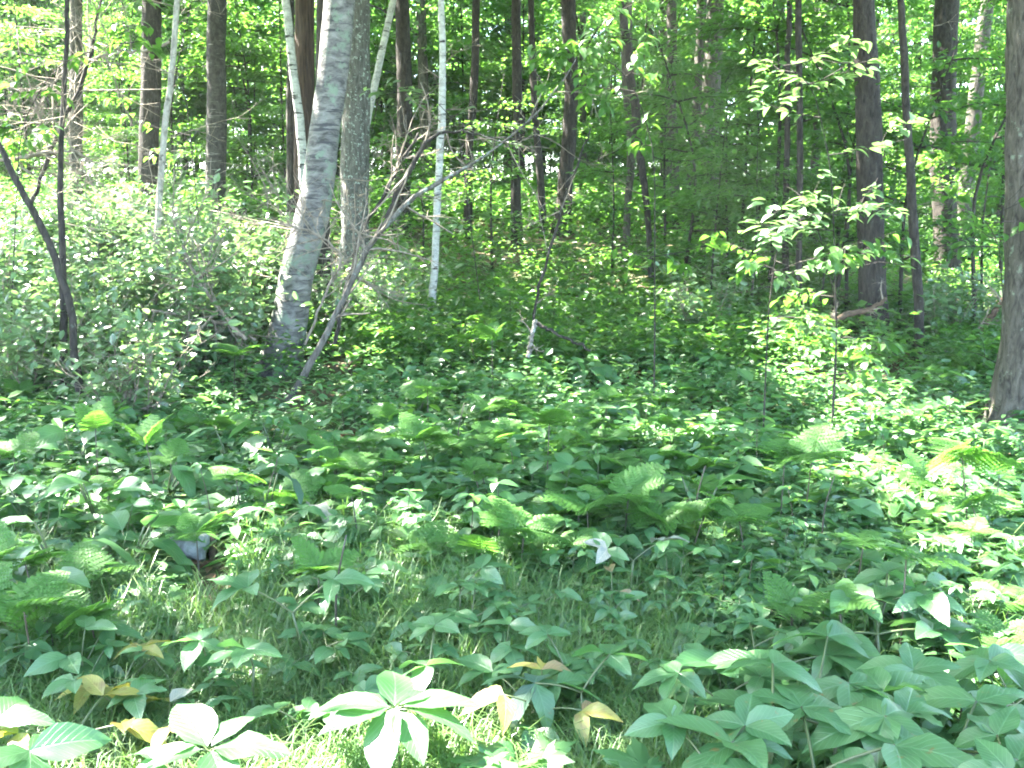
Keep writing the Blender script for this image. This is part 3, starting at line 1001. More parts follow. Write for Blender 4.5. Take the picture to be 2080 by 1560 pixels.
# ferns ------------------------------------------------------------
def frond_mesh(seed, L=.5, pairs=9, pin=7):
    r_ = np.random.default_rng(seed)
    mb = MB()
    t = np.linspace(0, 1, 12)
    rach = np.stack([np.zeros(12), t * L, .10 * L * np.sin(t * 2.2) - .22 * L * t ** 2], -1)
    mb.add(*tube(rach, np.linspace(.0035, .001, 12), 4))
    P_, A_, N2, LL, WW = [], [], [], [], []
    for k in range(pairs):
        u = .04 + .92 * k / pairs
        o = np.array([np.interp(u, t, rach[:, c]) for c in range(3)])
        pl = L * .52 * (1 - u) ** .85 * (1 if k else .9) + .015
        for s in (-1, 1):
            ang = math.radians(62 + 8 * u) + r_.normal() * .05
            d = np.array([s * math.sin(ang), math.cos(ang), r_.normal(-.05, .06)])
            np_ = max(3, int(pin * pl / (L * .5)) + 2)
            for m in range(np_):
                uu = (m + .4) / np_
                q = o + d * pl * uu + np.array([0, 0, -.12 * pl * uu * uu])
                ql = pl * .30 * (1 - uu) ** .7 + .008
                for s2 in (-1, 1):
                    side = np.array([-d[1] * s2, d[0] * s2, 0]) * .95 + d * .35
                    P_.append(q)
                    A_.append(side)
                    N2.append([0, 0, 1])
                    LL.append(ql)
                    WW.append(pl / np_ * 1.5)
            mb.add(*tube(np.array([o, o + d * pl * .5 + [0, 0, -.03 * pl], o + d * pl + [0, 0, -.12 * pl]]), [.0018, .0014, .001], 3))
    v, f = leaf_cloud(np.array(P_), np.array(A_, float), np.array(N2, float) + r_.normal(size=(len(P_), 3)) * .08, np.array(LL), np.array(WW), 4, fold=.1, droop=.1)
    mb.add(v, f)
    return mb.mesh('frond', M['fern'], False)


FR = [frond_mesh(k) for k in range(5)]


def fern(x, y, h, s, label, group, seed=None, n=None, erect=None, az=None):
    r_ = np.random.default_rng(seed if seed is not None else int(rng.integers(1 << 30)))
    t = thing('fern', label, 'fern', (x, y, float(ground_z(x, y))), 0, group)
    mb = MB()
    hub = np.array([r_.normal() * .04, r_.normal() * .04, h])
    mb.add(*tube(smooth_path([[0, 0, -.03], hub * [.4, .4, .5], hub], 6), np.linspace(.005, .003, 6), 5))
    part('stem', mb.mesh('stem', M['dstem']), t)
    n = n or int(r_.integers(3, 6))
    a = r_.uniform(0, 6.28) if az is None else az
    for k in range(n):
        ti = r_.normal(.3, .22) if erect is None else erect + r_.normal() * .1
        part('frond', FR[r_.integers(len(FR))], t, leaf_mtx(hub, a + k * 2 * PI / n + r_.normal() * .3, ti, r_.normal(0, .25), s * r_.uniform(.8, 1.15)))
    return t


# ------------------------------------------------------------------ the named plants of the foreground
def kplant(px, py, h, s, label, kind='herb', seed=0, **kw):
    q = on_ground(px, py, h)
    return sarsaparilla(q[0], q[1], h, s, kind, label, None, seed, **kw)


def star(px, py, h, label, leaves, kind='herb', seed=0):
    """one stem whose leaves are given as (heading, tilt, size, offset from the hub)"""
    r_ = np.random.default_rng(seed)
    q = on_ground(px, py, h)
    t = thing('woodland_plant', label, 'plant', (q[0], q[1], float(ground_z(q[0], q[1]))))
    mb = MB()
    hub = np.array([0, 0, h])
    mb.add(*tube(smooth_path([[.02, .03, -.03], [.015, .02, h * .5], hub], 6), [.0032] * 6, 5))
    for az, ti, sc, off in leaves:
        a = math.radians(az)
        e = hub + np.array([math.cos(a) * off, math.sin(a) * off, .012])
        if off > .01:
            mb.add(*tube(smooth_path([hub, (hub + e) / 2 + [0, 0, .006], e], 4), [.002] * 4, 4))
        add_leaf(t, kind, e, a, math.radians(ti), r_.normal(0, .12), sc, r_)
    part('stem', mb.mesh('stem', M['stem']), t)


star(800, 1448, .36, 'broad leaved plant bleached white by full sun at the very front',
     [(95, 12, 1.5, .01), (172, 2, 1.7, .015), (205, -5, 1.4, .02), (6, 2, 1.55, .03), (-20, -4, 1.45, .05), (40, 6, 1.1, .02), (-98, -20, 1.6, .01), (-60, -24, 1.3, .03)], seed=3)
star(425, 1535, .38, 'sunlit plant with few large white glaring leaves in the front grass',
     [(128, 12, 1.55, .01), (62, 14, 1.25, .01), (-8, 2, 1.65, .015), (-60, -12, 1.3, .02), (200, -6, 1.2, .02)], seed=5)
star(330, 1560, .36, 'small glaring plant hugging the larger white leaved one', [(150, 5, .8, .01), (40, 5, .7, .01), (-90, -15, .8, .01)], seed=6)
kplant(20, 1490, .38, 1.35, 'bright green big leaved plant cut by the left edge at the front', seed=8, npet=3, nl=4)
kplant(160, 1475, .28, 1.15, 'sunlit plant with yellow leaves in the front left grass', kind='yellow', seed=9, npet=3, nl=3)
kplant(240, 1375, .26, .95, 'shaded plant with mottled grey pink and yellow leaves', kind=['grey', 'yellow', 'yellow'], seed=12, npet=2, nl=4)
kplant(325, 1430, .24, .9, 'small withering plant with a grey upright leaf', kind=['grey', 'yellow'], seed=13, npet=2, nl=2)
kplant(505, 1305, .38, 1.15, 'pale green plant with five pointed leaves standing clear in shade', seed=14, npet=1, nl=5, spread=.02)
kplant(450, 1300, .36, 1.05, 'pale green plant with a star of leaves crowding its pointed leaved neighbour', seed=15, npet=1, nl=5, spread=.02)
kplant(170, 1305, .32, .95, 'three leaved green plant in the shaded left grass', seed=16, npet=1, nl=3, spread=.02)
kplant(640, 1425, .26, .95, 'round pleated leaf plant beside the glaring white plant', kind='round', seed=17, npet=1, nl=3, spread=.02)
kplant(880, 1320, .30, 1.05, 'dark green plant with two stars of leaves behind the glaring white plant', seed=18, npet=2, nl=5)
kplant(700, 1360, .22, .8, 'low three leaved plant tucked behind the glaring white plant', seed=46, npet=2, nl=3)
kplant(1110, 1420, .30, 1.05, 'plant with reddish yellow browning leaves in the front shade', kind=['brown', 'yellow'], seed=19, npet=3, nl=3)
kplant(1190, 1380, .34, 1.15, 'blue green drooping plant touching the browning plant', kind=['bluem', 'herb'], seed=20, npet=2, nl=4)
kplant(1240, 1190, .28, .9, 'tan edged wilting plant beyond the front grass', kind=['brown', 'herb'], seed=21, npet=2, nl=3)
kplant(620, 1200, .40, 1.2, 'large leaved plant shading the grass with one yellow green leaf', kind=['herb', 'herb', 'yellow'], seed=22, npet=2, nl=4)
kplant(1280, 1110, .38, 1.1, 'plant with one pale upturned leaf beside the grass patch', kind=['herb', 'grey', 'herb'], seed=23, npet=2, nl=4)
kplant(1780, 1195, .34, 1.35, 'dark broad leaved plant behind the front right clump', kind='herb', seed=24, npet=3, nl=4)
kplant(930, 1170, .34, .9, 'dark green leaf rosette on a thin dark stem in the grass', seed=25, npet=2, nl=4)
for k, (px, py, s, lb) in enumerate([
        (1590, 1320, 1.5, 'broad leaved plant with a pale sheen topping the front right clump'), (1690, 1350, 1.50, 'broad leaved plant right of the pale sheened one in the front clump'),
        (1560, 1430, 1.55, 'broad leaved plant low at the left flank of the front right clump'), (1700, 1455, 1.60, 'broad leaved plant with raised leaves at the centre of the front clump'),
        (1625, 1530, 1.60, 'broad leaved plant at the bottom of the front right clump'), (1950, 1470, 1.55, 'star leaved plant with a dark centre right in the front clump'),
        (1800, 1265, 1.55, 'wide blurred plant at the back of the front right clump'), (1930, 1340, 1.50, 'wide plant at the right back of the front clump'),
        (1460, 1530, 1.2, 'pale leaved plant at the left foot of the front right clump'), (1830, 1540, 1.2, 'dark plant in the gap below the star leaved plant'),
        (2050, 1390, 1.2, 'plant at the right edge of the front clump'), (2060, 1530, 1.2, 'plant in the front right corner'), (1480, 1390, 1.0, 'smaller plant left behind the pale sheened one')]):
    kplant(px, py, .32 + .03 * (k % 3), s, lb, seed=40 + k)
# lobed seedlings in the front
for k, (px, py, lb) in enumerate([(1020, 1535, 'bright maple seedling in the sun at the front centre'), (1110, 1530, 'maple seedling with the largest sunlit lobed leaf'), (1330, 1545, 'shaded maple seedling at the front')]):
    q = on_ground(px, py, .25)
    herb(q[0], q[1], .25, 1.15, lb, None, 'maple', 'maple_seedling', 60 + k, whorls=2, cat='seedling')
# big floppy leaved plants
for k, (px, py, kd, lb, nlv) in enumerate([
        (560, 885, 'big', 'clump of big round floppy leaves left of the fern bed', 6), (470, 900, 'big', 'big leaf plant with one white glaring curled leaf', 4), (540, 975, 'blue', 'dark blue grey big leaf hanging folded', 1),
        (595, 1000, 'bigg', 'pale big leaf curling over below the dark folded leaf', 1), (120, 1090, 'big', 'big dull green floppy leaves in the left shade', 5),
        (40, 1180, 'big', 'big dark leaf plant cut by the left edge', 4), (260, 1060, 'big', 'big leaf plant beside the grey stone', 4), (200, 1000, 'big', 'big leaf plant with a bright yellow green upright leaf', 4),
        (1190, 755, 'big', 'broad grey green leaf plant rising from the fern bed', 5), (150, 900, 'big', 'pale big leaves in dappled light below the shrub stems', 5), (760, 620, 'big', 'low plant with one broad glaring white leaf behind the dead branch', 3),
        (330, 950, 'big', 'big leaf plant between two erect ferns at left', 4), (1420, 1000, 'big', 'dull green big leaf plant at the edge of the right sun', 4), (60, 1010, 'big', 'big shaded leaf plant at the left edge', 5)]):
    r_ = np.random.default_rng(300 + k)
    q = on_ground(px, py, .3)
    t = thing('big_leaf_plant', lb, 'plant', (q[0], q[1], float(ground_z(q[0], q[1]))))
    mb = MB()
    for e in range(nlv):
        a = r_.uniform(0, 6.28) if nlv > 1 else -.6
        hh = r_.uniform(.2, .4)
        tipp = np.array([math.cos(a) * .1, math.sin(a) * .1, hh])
        mb.add(*tube(smooth_path([[0, 0, -.03], tipp * [.4, .4, .6], tipp], 6), np.linspace(.008, .005, 6), 5))
        add_leaf(t, kd, tipp, a, r_.normal(.05, .3), r_.normal(0, .3), r_.uniform(.75, 1.1), r_)
    part('stem', mb.mesh('stem', M['stem']), t, kind='stuff')

# ------------------------------------------------------------------ repeats on the forest floor
r_ = np.random.default_rng(5)


def scatter(n, y0, y1, r_, wide=.56, pw=1.0):
    u = r_.uniform(0, 1, n) ** pw
    y = 1 / (1 / y1 + (1 / y0 - 1 / y1) * u)
    x = r_.uniform(-wide, wide, n) * y
    return x, y


def pxy(x, y, z=.3):
    a, b = proj(np.array([[x, y, float(ground_z(x, y)) + z]]))
    return a[0], b[0]


FERN_NAMED = [(1000, 690, .62, 1.0, .9, 'erect bright fern tip in the middle of the fern bed'), (190, 870, .5, 1.0, 1.0, 'erect fern left below the brown shrub stems'), (315, 900, .45, 1.0, 1.0, 'erect narrow fern beside the big leaf plants'),
              (1110, 860, .55, 1.3, .5, 'large fern with spread fronds in the middle of the fern bed'), (870, 790, .5, 1.2, .1, 'fern with glowing yellow green frond below the pale thin birch'), (470, 720, .55, 1.3, .3, 'sunlit yellow green fern at the foot of the leaning birch'),
              (1590, 930, .5, 1.2, .3, 'bright fern at the edge of the right sun patch'), (1640, 920, .5, 1.2, .4, 'sunlit fern pointing right towards the nearest trunk'), (1840, 1140, .5, 1.2, .0, 'silvery fern frond over the front right clump'),
              (850, 540, .6, 1.2, .4, 'lit fern behind the dead branch by the pale thin birch'), (1040, 600, .6, 1.2, .4, 'shaded fern on the slope below the centre poles'), (60, 1220, .4, 1.2, .2, 'yellow green fern over the left front shade'),
              (1980, 930, .5, 1.3, .2, 'glaring fern below the nearest trunk'), (970, 685, .5, 1.0, .1, 'flat yellow fern frond just before the erect tip')]
for k, (px, py, h, s, e, lb) in enumerate(FERN_NAMED):
    q = on_ground(px, py, h)
    fern(q[0], q[1], h, s * .5, lb, None, 700 + k, 3, e)
nf = 0
while nf < 130:
    x, y = scatter(1, 3.4, 14, r_)
    x, y = float(x[0]), float(y[0])
    px, py = pxy(x, y, .4)
    w = .9 if (600 < px < 1500 and 560 < py < 1050) else .12 if py < 1100 and px > 1400 else .35 if py < 1200 and px < 700 else .03
    if r_.uniform() > w or (230 < px < 560 and 1050 < py < 1290):
        continue
    nf += 1
    gen(fern(x, y, r_.uniform(.16, .36), r_.uniform(.28, .54), 'bracken fern ' + zone(x, y), 'bracken ferns ' + zone(x, y)), 'fern')
nh = 0
while nh < 290:
    x, y = scatter(1, 3.0, 13, r_)
    x, y = float(x[0]), float(y[0])
    px, py = pxy(x, y, .3)
    w = .12 if (500 < px < 1350 and py > 1080) else .9
    if r_.uniform() > w or (230 < px < 560 and 1050 < py < 1290):
        continue
    nh += 1
    big = y < 5
    gen(herb(x, y, r_.uniform(.12, .24) if big else r_.uniform(.2, .45), r_.uniform(.7, 1.5), 'leafy green herb ' + zone(x, y), 'leafy herbs ' + zone(x, y), 'small' if r_.uniform() < .75 else 'round', stem=['stem', 'dstem'][int(r_.integers(2))]), 'leafy herb')
ns = 0
while ns < 270:
    x, y = scatter(1, 2.9, 9.5, r_)
    x, y = float(x[0]), float(y[0])
    px, py = pxy(x, y, .3)
    w = .6 if (250 < px < 1350 and py > 1060) else .9
    if r_.uniform() > w or (230 < px < 560 and 1050 < py < 1290):
        continue
    ns += 1
    gen(sarsaparilla(x, y, r_.uniform(.13, .28), r_.uniform(.5, 1.0), 'herb' if r_.uniform() < 1 else 'yellow', 'star leaved plant ' + zone(x, y), 'star leaved plants ' + zone(x, y)), 'star leaved plant')

# ------------------------------------------------------------------ sunlit shrubs at left
def shrub_make(x, y, h, wd, label, group, seed, mat='shrub', nst=9, dens=1500):
    r_ = np.random.default_rng(seed)
    t = thing('shrub', label, 'shrub', (x, y, float(ground_z(x, y))), 0, group)
    mb = MB()
    ends = []
    for k in range(nst):
        a = r_.uniform(0, 6.28)
        rr = wd * r_.uniform(.2, 1) ** .7
        e = np.array([math.cos(a) * rr, math.sin(a) * rr, h * r_.uniform(.6, 1.0)])
        out = []
        twigs(mb, [r_.normal() * .06, r_.normal() * .06, -.03], e, np.linalg.norm(e), .009, 2, r_, 4, .2, .5, (3, 5), out)
        ends += out
    part('stems', mb.mesh('stems', M['twig']), t, kind='stuff')
    pts = np.concatenate([p[2:] for p in ends])
    n = int(dens * h * wd)
    q = pts[r_.integers(len(pts), size=n)] + r_.normal(size=(n, 3)) * .07
    q = q[q[:, 2] > .1]
    n = len(q)
    L = r_.uniform(.07, .13, n)
    k1 = min(40, n)
    v, f = leaf_cloud(q[k1:], r_.normal(size=(n - k1, 3)) * [1, 1, .4], np.array([0, 0, 1.0]) + r_.normal(size=(n - k1, 3)) * .4, L[k1:], L[k1:] * .6, 6)
    part('foliage', mesh_np('foliage', v, f, M[mat], False), t, kind='stuff')
    kd = 'shrub'
    for p in q[:k1]:
        add_leaf(t, kd, p, r_.uniform(0, 6.28), r_.normal(0, .3), r_.normal(0, .3), r_.uniform(.9, 1.3), r_)
    return t


sh = [(30, 520, 10.8, 1.25, .8, 'bright shrub at the left edge behind the arching sapling'), (120, 480, 12, 1.3, .9, 'glaring white leaved shrub behind the dark sapling pair'), (240, 470, 12.5, 1.4, 1.0, 'tall glaring shrub left of the crooked sapling'),
      (350, 480, 12, 1.3, .9, 'glaring shrub around the crooked sapling'), (440, 520, 11.4, 1.3, .9, 'sunlit shrub right of the crooked sapling'), (200, 580, 10.2, 1.2, .8, 'sunlit shrub in front of the glaring white bank'),
      (330, 590, 9.8, 1.2, .75, 'sparse twiggy shrub with brown stems in sun'), (500, 560, 11.2, 1.1, .7, 'twiggy shrub left of the leaning birch'), (60, 650, 9.0, 1.0, .75, 'dull green shrub below the arching sapling'),
      (430, 640, 10, 1.0, .7, 'low shrub with bare slanting twigs by the leaning birch'), (20, 460, 14, 1.2, 1.0, 'far glaring shrub at the left edge'), (300, 430, 15, 1.2, 1.0, 'shrub on the bank before the banded trunk'),
      (170, 430, 15, 1.2, 1.0, 'shrub on the bank before the grey left trunk'), (250, 720, 8.2, .85, .6, 'dense shaded shrub with a bundle of upright brown stems'), (680, 640, 11.5, .9, .6, 'low sunlit shrub between birch and dead branch'),
      (800, 580, 13, .9, .7, 'low bush behind the dead branch'), (1420, 650, 11.5, .8, .6, 'low bush with a few glaring leaves in mid shade'), (1930, 640, 12, .9, .6, 'bright green bush behind the slim bending stem')]
for k, (px, py, d, h, wd, lb) in enumerate(sh):
    x = (px - 1040) / FPX * d
    shrub_make(x, d, h * (1.22 if px < 620 and k != 13 else 1), wd, lb, None, 400 + k, nst=9 if k != 13 else 16)

# upright brown stems of the shaded shrub
# ------------------------------------------------------------------ hanging sapling with glaring leaves at right, and low branches across the top
def leafy_branch(pts, d, label, seed, n=60, leaf='tree', name='leafy_sapling', droop=-.35, spread=.16, s=1.0):
    r_ = np.random.default_rng(seed)
    P3 = [at(a, b, dd) for a, b, dd in pts]
    g = P3[0]
    gz_ = float(ground_z(g[0], g[1]))
    loc = np.array([g[0], g[1], gz_])
    t = thing(name, label, 'sapling', loc)
    mb = MB()
    stem = smooth_path([np.array([g[0], g[1], gz_ - .05])] + P3, 24)
    mb.add(*tube(stem - loc, np.linspace(.008, .003, 24), 6))
    top = stem[int(24 * .25):]
    out = []
    for k in range(9):
        s0 = top[r_.integers(len(top))]
        a = r_.uniform(0, 6.28)
        twigs(mb, s0 - loc, (math.cos(a), math.sin(a) * .6, .15), r_.uniform(.3, .75), .005, 1, r_, 4, .2, 0, (2, 3), out)
    part('trunk', mb.mesh('trunk', M['dark']), t)
    pp = np.concatenate([o[1:] for o in out])
    dirs = np.concatenate([np.gradient(o, axis=0)[1:] for o in out])
    for _ in range(n):
        k = r_.integers(len(pp))
        a = math.atan2(dirs[k][1], dirs[k][0]) + r_.choice([-.8, .8]) + r_.normal() * .3
        add_leaf(t, leaf, pp[k] + r_.normal(size=3) * .02, a, r_.normal(droop, .2), r_.normal(0, .3), s * r_.uniform(.8, 1.25), r_)
    return t


leafy_branch([(1560, 640, 7.6), (1580, 480, 7.5), (1640, 430, 7.4), (1740, 440, 7.3)], 7.4, 'sapling with drooping leaves glaring white before the thick right trunk', 1, 170, 'spray', droop=-.05)
leafy_branch([(1700, 660, 7.8), (1690, 560, 7.6), (1650, 520, 7.5), (1560, 560, 7.4)], 7.4, 'low sapling with dark drooping leaves under the glaring one', 2, 154)
leafy_branch([(1700, 700, 8.0), (1690, 350, 7.8), (1650, 160, 7.6), (1560, 120, 7.4)], 7.4, 'taller sapling holding a glaring white leaf spray up by the two slim poles', 3, 170, 'spray', droop=-.05)
leafy_branch([(1330, 720, 8.6), (1330, 300, 8.6), (1280, 150, 8.5), (1180, 90, 8.4)], 8.4, 'sapling with bright yellow green leaf sprays high in the centre', 4, 286)
leafy_branch([(2040, 640, 8.5), (2030, 500, 8.2), (2000, 440, 8.0), (1960, 430, 7.9)], 8, 'blurred leaf spray just left of the nearest trunk', 5, 88)
leafy_branch([(20, 700, 9.4), (40, 260, 9.4), (110, 130, 9.2), (230, 90, 9.0)], 9, 'sapling with sunlit layered sprays in the upper left', 6, 200)
leafy_branch([(420, 640, 11), (380, 200, 11), (330, 60, 10.6), (230, 20, 10.4)], 10, 'sapling spreading bright leaves before the banded trunk', 7, 120)
leafy_branch([(980, 650, 12), (930, 250, 12), (860, 180, 11.8), (820, 200, 11.6)], 11, 'thin sapling with white glints behind the pale thin birch', 8, 120, 'spray', droop=-.05)

# ------------------------------------------------------------------ dead wood
def limb(name, label, cat, pts, d, mat, seed, ntw=0, tl=.6, dd=0.0, down=False):
    r_ = np.random.default_rng(seed)
    P3 = np.array([at(a, b, d + dd * k) for k, (a, b, w) in enumerate(pts)])
    R = np.array([px_r(w, d) for a, b, w in pts])
    pr = smooth_path(np.concatenate([P3, R[:, None]], 1), 26)
    pr[2:-1, :3] += r_.normal(size=(23, 3)) * .008
    loc = pr[0, :3].copy()
    t = thing(name, label, cat, loc)
    mb = MB()
    mb.add(*tube(pr[:, :3] - loc, pr[:, 3], 9, .05, seed))
    part('limb', mb.mesh('limb', M[mat]), t)
    if ntw:
        mb = MB()
        for _ in range(ntw):
            k = r_.integers(6, 25)
            tg = unit(pr[k, :3] - pr[k - 1, :3])
            nd = tg + r_.normal(size=3) * .8 * np.array([1, .5, 1])
            twigs(mb, pr[k, :3] - loc, nd, tl * r_.uniform(.5, 1.3), pr[k, 3] * .4 + .002, 2, r_, 4, .25)
        part('bare_twigs', mb.mesh('bare_twigs', M['twig']), t, kind='stuff')
    return t, pr


limb('dead_branch', 'long grey lichened dead branch leaning right across the thin birch', 'branch', [(575, 835, 17), (590, 805, 16), (640, 730, 15), (690, 620, 13), (750, 505, 12), (790, 440, 12), (840, 398, 10), (900, 365, 8), (960, 335, 5), (1050, 270, 4), (1120, 200, 3), (1170, 120, 2)], 9.3, 'deadd', 1, 11, .7)
limb('dead_branch', 'dark dead branch forking up from the grey leaning one', 'branch', [(785, 445, 12), (812, 390, 11), (835, 340, 10), (865, 290, 9), (885, 270, 7), (935, 265, 5), (1010, 285, 4), (1110, 275, 2)], 9.35, 'dark', 2, 10, .7)
limb('dead_branch', 'thin dead branch leaning beside the lichened trunk', 'branch', [(680, 700, 9), (700, 590, 8), (735, 470, 8), (780, 400, 7), (830, 300, 5), (850, 270, 4)], 10, 'dark', 3, 12, .7)
limb('dead_branch', 'bare twiggy branch hanging across the upper left', 'branch', [(345, 85, 6), (320, 98, 6), (270, 105, 5), (200, 112, 5), (120, 150, 4), (60, 240, 3)], 10.3, 'twig', 4, 16, .9)
limb('dead_branch', 'pale bare branch slanting in the left tangle', 'branch', [(-40, 330, 7), (30, 322, 7), (90, 310, 6), (150, 305, 5), (190, 330, 3)], 10, 'twig', 5, 16, 1.0)
limb('dead_branch', 'dark forked dead branch rising behind the arching sapling', 'branch', [(60, 420, 9), (120, 260, 8), (165, 180, 8), (190, 90, 6), (200, 20, 5), (215, -60, 4)], 11, 'dark', 6, 12, 1.0)
limb('dead_branch', 'long thin bare stem leaning right in the centre shade', 'branch', [(1075, 730, 7), (1090, 600, 6), (1120, 500, 6), (1155, 385, 5), (1185, 300, 4), (1200, 260, 3)], 10.2, 'dark', 7, 3, .4)
limb('dead_branch', 'dead twigs slanting down through the sunlit shrubs', 'branch', [(500, 690, 8), (460, 650, 8), (410, 580, 7), (370, 500, 5), (350, 440, 3)], 9.6, 'twig', 8, 20, .8)
limb('dead_branch', 'bare twig tangle between birch and dead branch', 'branch', [(620, 700, 6), (660, 600, 5), (700, 520, 5), (640, 470, 4), (560, 450, 3)], 9.8, 'twig', 9, 20, .8)
limb('fallen_branch', 'brown fallen branch propped against the thick dark trunk', 'branch', [(1640, 700, 15), (1665, 672, 15), (1700, 648, 14), (1740, 632, 12), (1770, 628, 10), (1800, 605, 8)], 11.2, 'log', 10, 3, .4)
limb('fallen_branch', 'brown fallen branch in the hollow left of the nearest trunk', 'branch', [(1955, 725, 12), (1985, 680, 12), (2015, 640, 12), (2050, 590, 10)], 11.5, 'log', 11, 3, .4)
limb('fallen_branch', 'broken stick lying in the fern bed', 'branch', [(1085, 655, 9), (1120, 672, 7), (1160, 692, 6), (1200, 712, 5)], 9.6, 'dark', 12, 0)
limb('fallen_branch', 'short upright broken stick in the fern bed', 'branch', [(1072, 725, 9), (1078, 690, 8), (1088, 650, 8)], 9.4, 'dead', 13, 2, .2)
limb('fallen_log', 'dark fallen log lying behind the banded trunk foot', 'log', [(350, 432, 14), (430, 430, 15), (500, 428, 12)], 20, 'dark', 14, 0)
limb('fallen_branch', 'pale fallen stick in the shrubs left of the leaning birch', 'branch', [(300, 630, 6), (380, 640, 7), (450, 655, 7), (520, 690, 6)], 9.9, 'twig', 15, 4, .4)

# thin dark stems standing in the front shade
for k, (px, py, h, lb) in enumerate([(685, 1360, .55, 'thin black bent stem standing in the front grass'), (1408, 1130, .5, 'black upright stem at the back of the grass patch'), (930, 960, .5, 'reddish broken stem in the fern bed'), (1668, 1130, .45, 'thin dark stem right of the grass patch')]):
    q = on_ground(px, py, .0)
    pp = smooth_path([q + [0, 0, -.03], q + [.0, 0, h * .6], q + [.05, 0, h]], 9)
    mb = MB()
    mb.add(*tube(pp, np.linspace(.006, .003, 9), 6))
    solo('bare_stem', mb.mesh('bare_stem', M['dstem']), lb, 'stem')
# grey stone on brown litter at left, with a broken pinkish wood stub beside it
def rock_mesh(seed, sx, sy, sz, mat):
    import bmesh
    bm = bmesh.new()
    bmesh.ops.create_icosphere(bm, subdivisions=4, radius=1)
    r_ = np.random.default_rng(seed)
    dirs = unit(r_.normal(size=(9, 3)))
    for vv in bm.verts:
        p = np.array(vv.co)
        for d in dirs:
            t_ = p @ d
            if t_ > .72:
                p = p - d * (t_ - .72) * .85
        p = p * (1 + .03 * math.sin(p[0] * 9 + p[2] * 5) + .02 * math.sin(p[1] * 17))
        vv.co = p * np.array([sx, sy, sz])
    me = bpy.data.meshes.new('stone')
    bm.to_mesh(me)
    bm.free()
    me.materials.append(mat)
    for p in me.polygons:
        p.use_smooth = True
    return me


q = on_ground(388, 1128, .04)
o = solo('stone', rock_mesh(3, .12, .09, .085, bark_mat('grey stone', (.12, .125, .12), (.26, .265, .255), (9, 9, 9), patch=(.14, .17, .12), patch_scale=6, patch_thr=.6, bump=.5)), 'pale grey mottled stone lying on brown litter at left', 'stone')
o.location = (q[0], q[1], float(ground_z(q[0], q[1])) + .085)
q = on_ground(432, 1125, .03)
pp = smooth_path([[0, 0, -.03], [0, .005, .06], [.008, 0, .12]], 9)
mb = MB()
mb.add(*tube(pp, np.linspace(.022, .016, 9), 10, .08, 4))
o = solo('wood_stub', mb.mesh('wood_stub', M['log']), 'pinkish broken wood stub beside the grey stone', 'stub')
o.location = (q[0], q[1], float(ground_z(q[0], q[1])))
# a violet flower
q = on_ground(1755, 845, .35)
t = thing('flower', 'tiny violet flower in the right sun patch', 'flower', (q[0], q[1], float(ground_z(q[0], q[1]))))
mb = MB()
mb.add(*tube([[0, 0, 0], [0, 0, .2], [.01, 0, .36]], [.003] * 3, 4))
part('stem', mb.mesh('stem', M['stem']), t)
pm = leaf_mesh('petal', 'petal', .035, .022, 4)
for k in range(5):
    part('petal', pm, t, leaf_mtx((.01, 0, .36), k * 1.257, .3))

# ------------------------------------------------------------------ what nobody could count
def undergrowth(name, n, y0, y1, hfun, leaf, mat, r_, shape=6, k=7, skip=None, pw=1.0, wide=.62, spread=.1):
    x, y = scatter(n, y0, y1, r_, wide, pw)
    if y1 < 30:
        u_ = 1040 + x / y * FPX
        kp = (r_.uniform(size=n) < .3) | ~(((u_ > 480) & (u_ < 720) & (y > 7.2) & (y < 11)) | ((u_ > 1690) & (u_ < 1900) & (y > 9.3) & (y < 12.9)) | ((u_ > 1980) & (y > 6.2) & (y < 8.8)))
        kp &= ~((u_ > 300) & (u_ < 480) & (y > 3.9) & (y < 5.05))
        x, y = x[kp], y[kp]
        n = len(x)
    if skip is not None:  # thinner where something low must show
        px, py = proj(np.stack([x, y, ground_z(x, y) + .1], -1))
        kp = r_.uniform(size=n) < skip(px, py)
        x, y = x[kp], y[kp]
        n = len(x)
    h = hfun(y) * r_.uniform(.45, 1.15, n)
    c = np.stack([x, y, ground_z(x, y)], -1)
    C_ = np.repeat(c, k, 0)
    hh = np.repeat(h, k) * r_.uniform(.3, 1.0, n * k) ** .6
    a = r_.uniform(0, 6.28, n * k)
    out = np.stack([np.cos(a), np.sin(a), r_.normal(-.08, .25, n * k)], -1)
    pos = C_ + out * spread * r_.uniform(.1, .8, (n * k, 1)) + np.stack([0 * hh, 0 * hh, hh], -1)
    nrm = np.array([0, 0, 1.0]) + r_.normal(size=(n * k, 3)) * .3
    L = leaf * r_.uniform(.6, 1.3, n * k) * np.repeat(r_.uniform(.7, 1.3, n), k)
    v, f = leaf_cloud(pos, out, nrm, L, L * .58, shape)
    return solo(name, mesh_np(name, v, f, M[mat], False), kind='stuff')


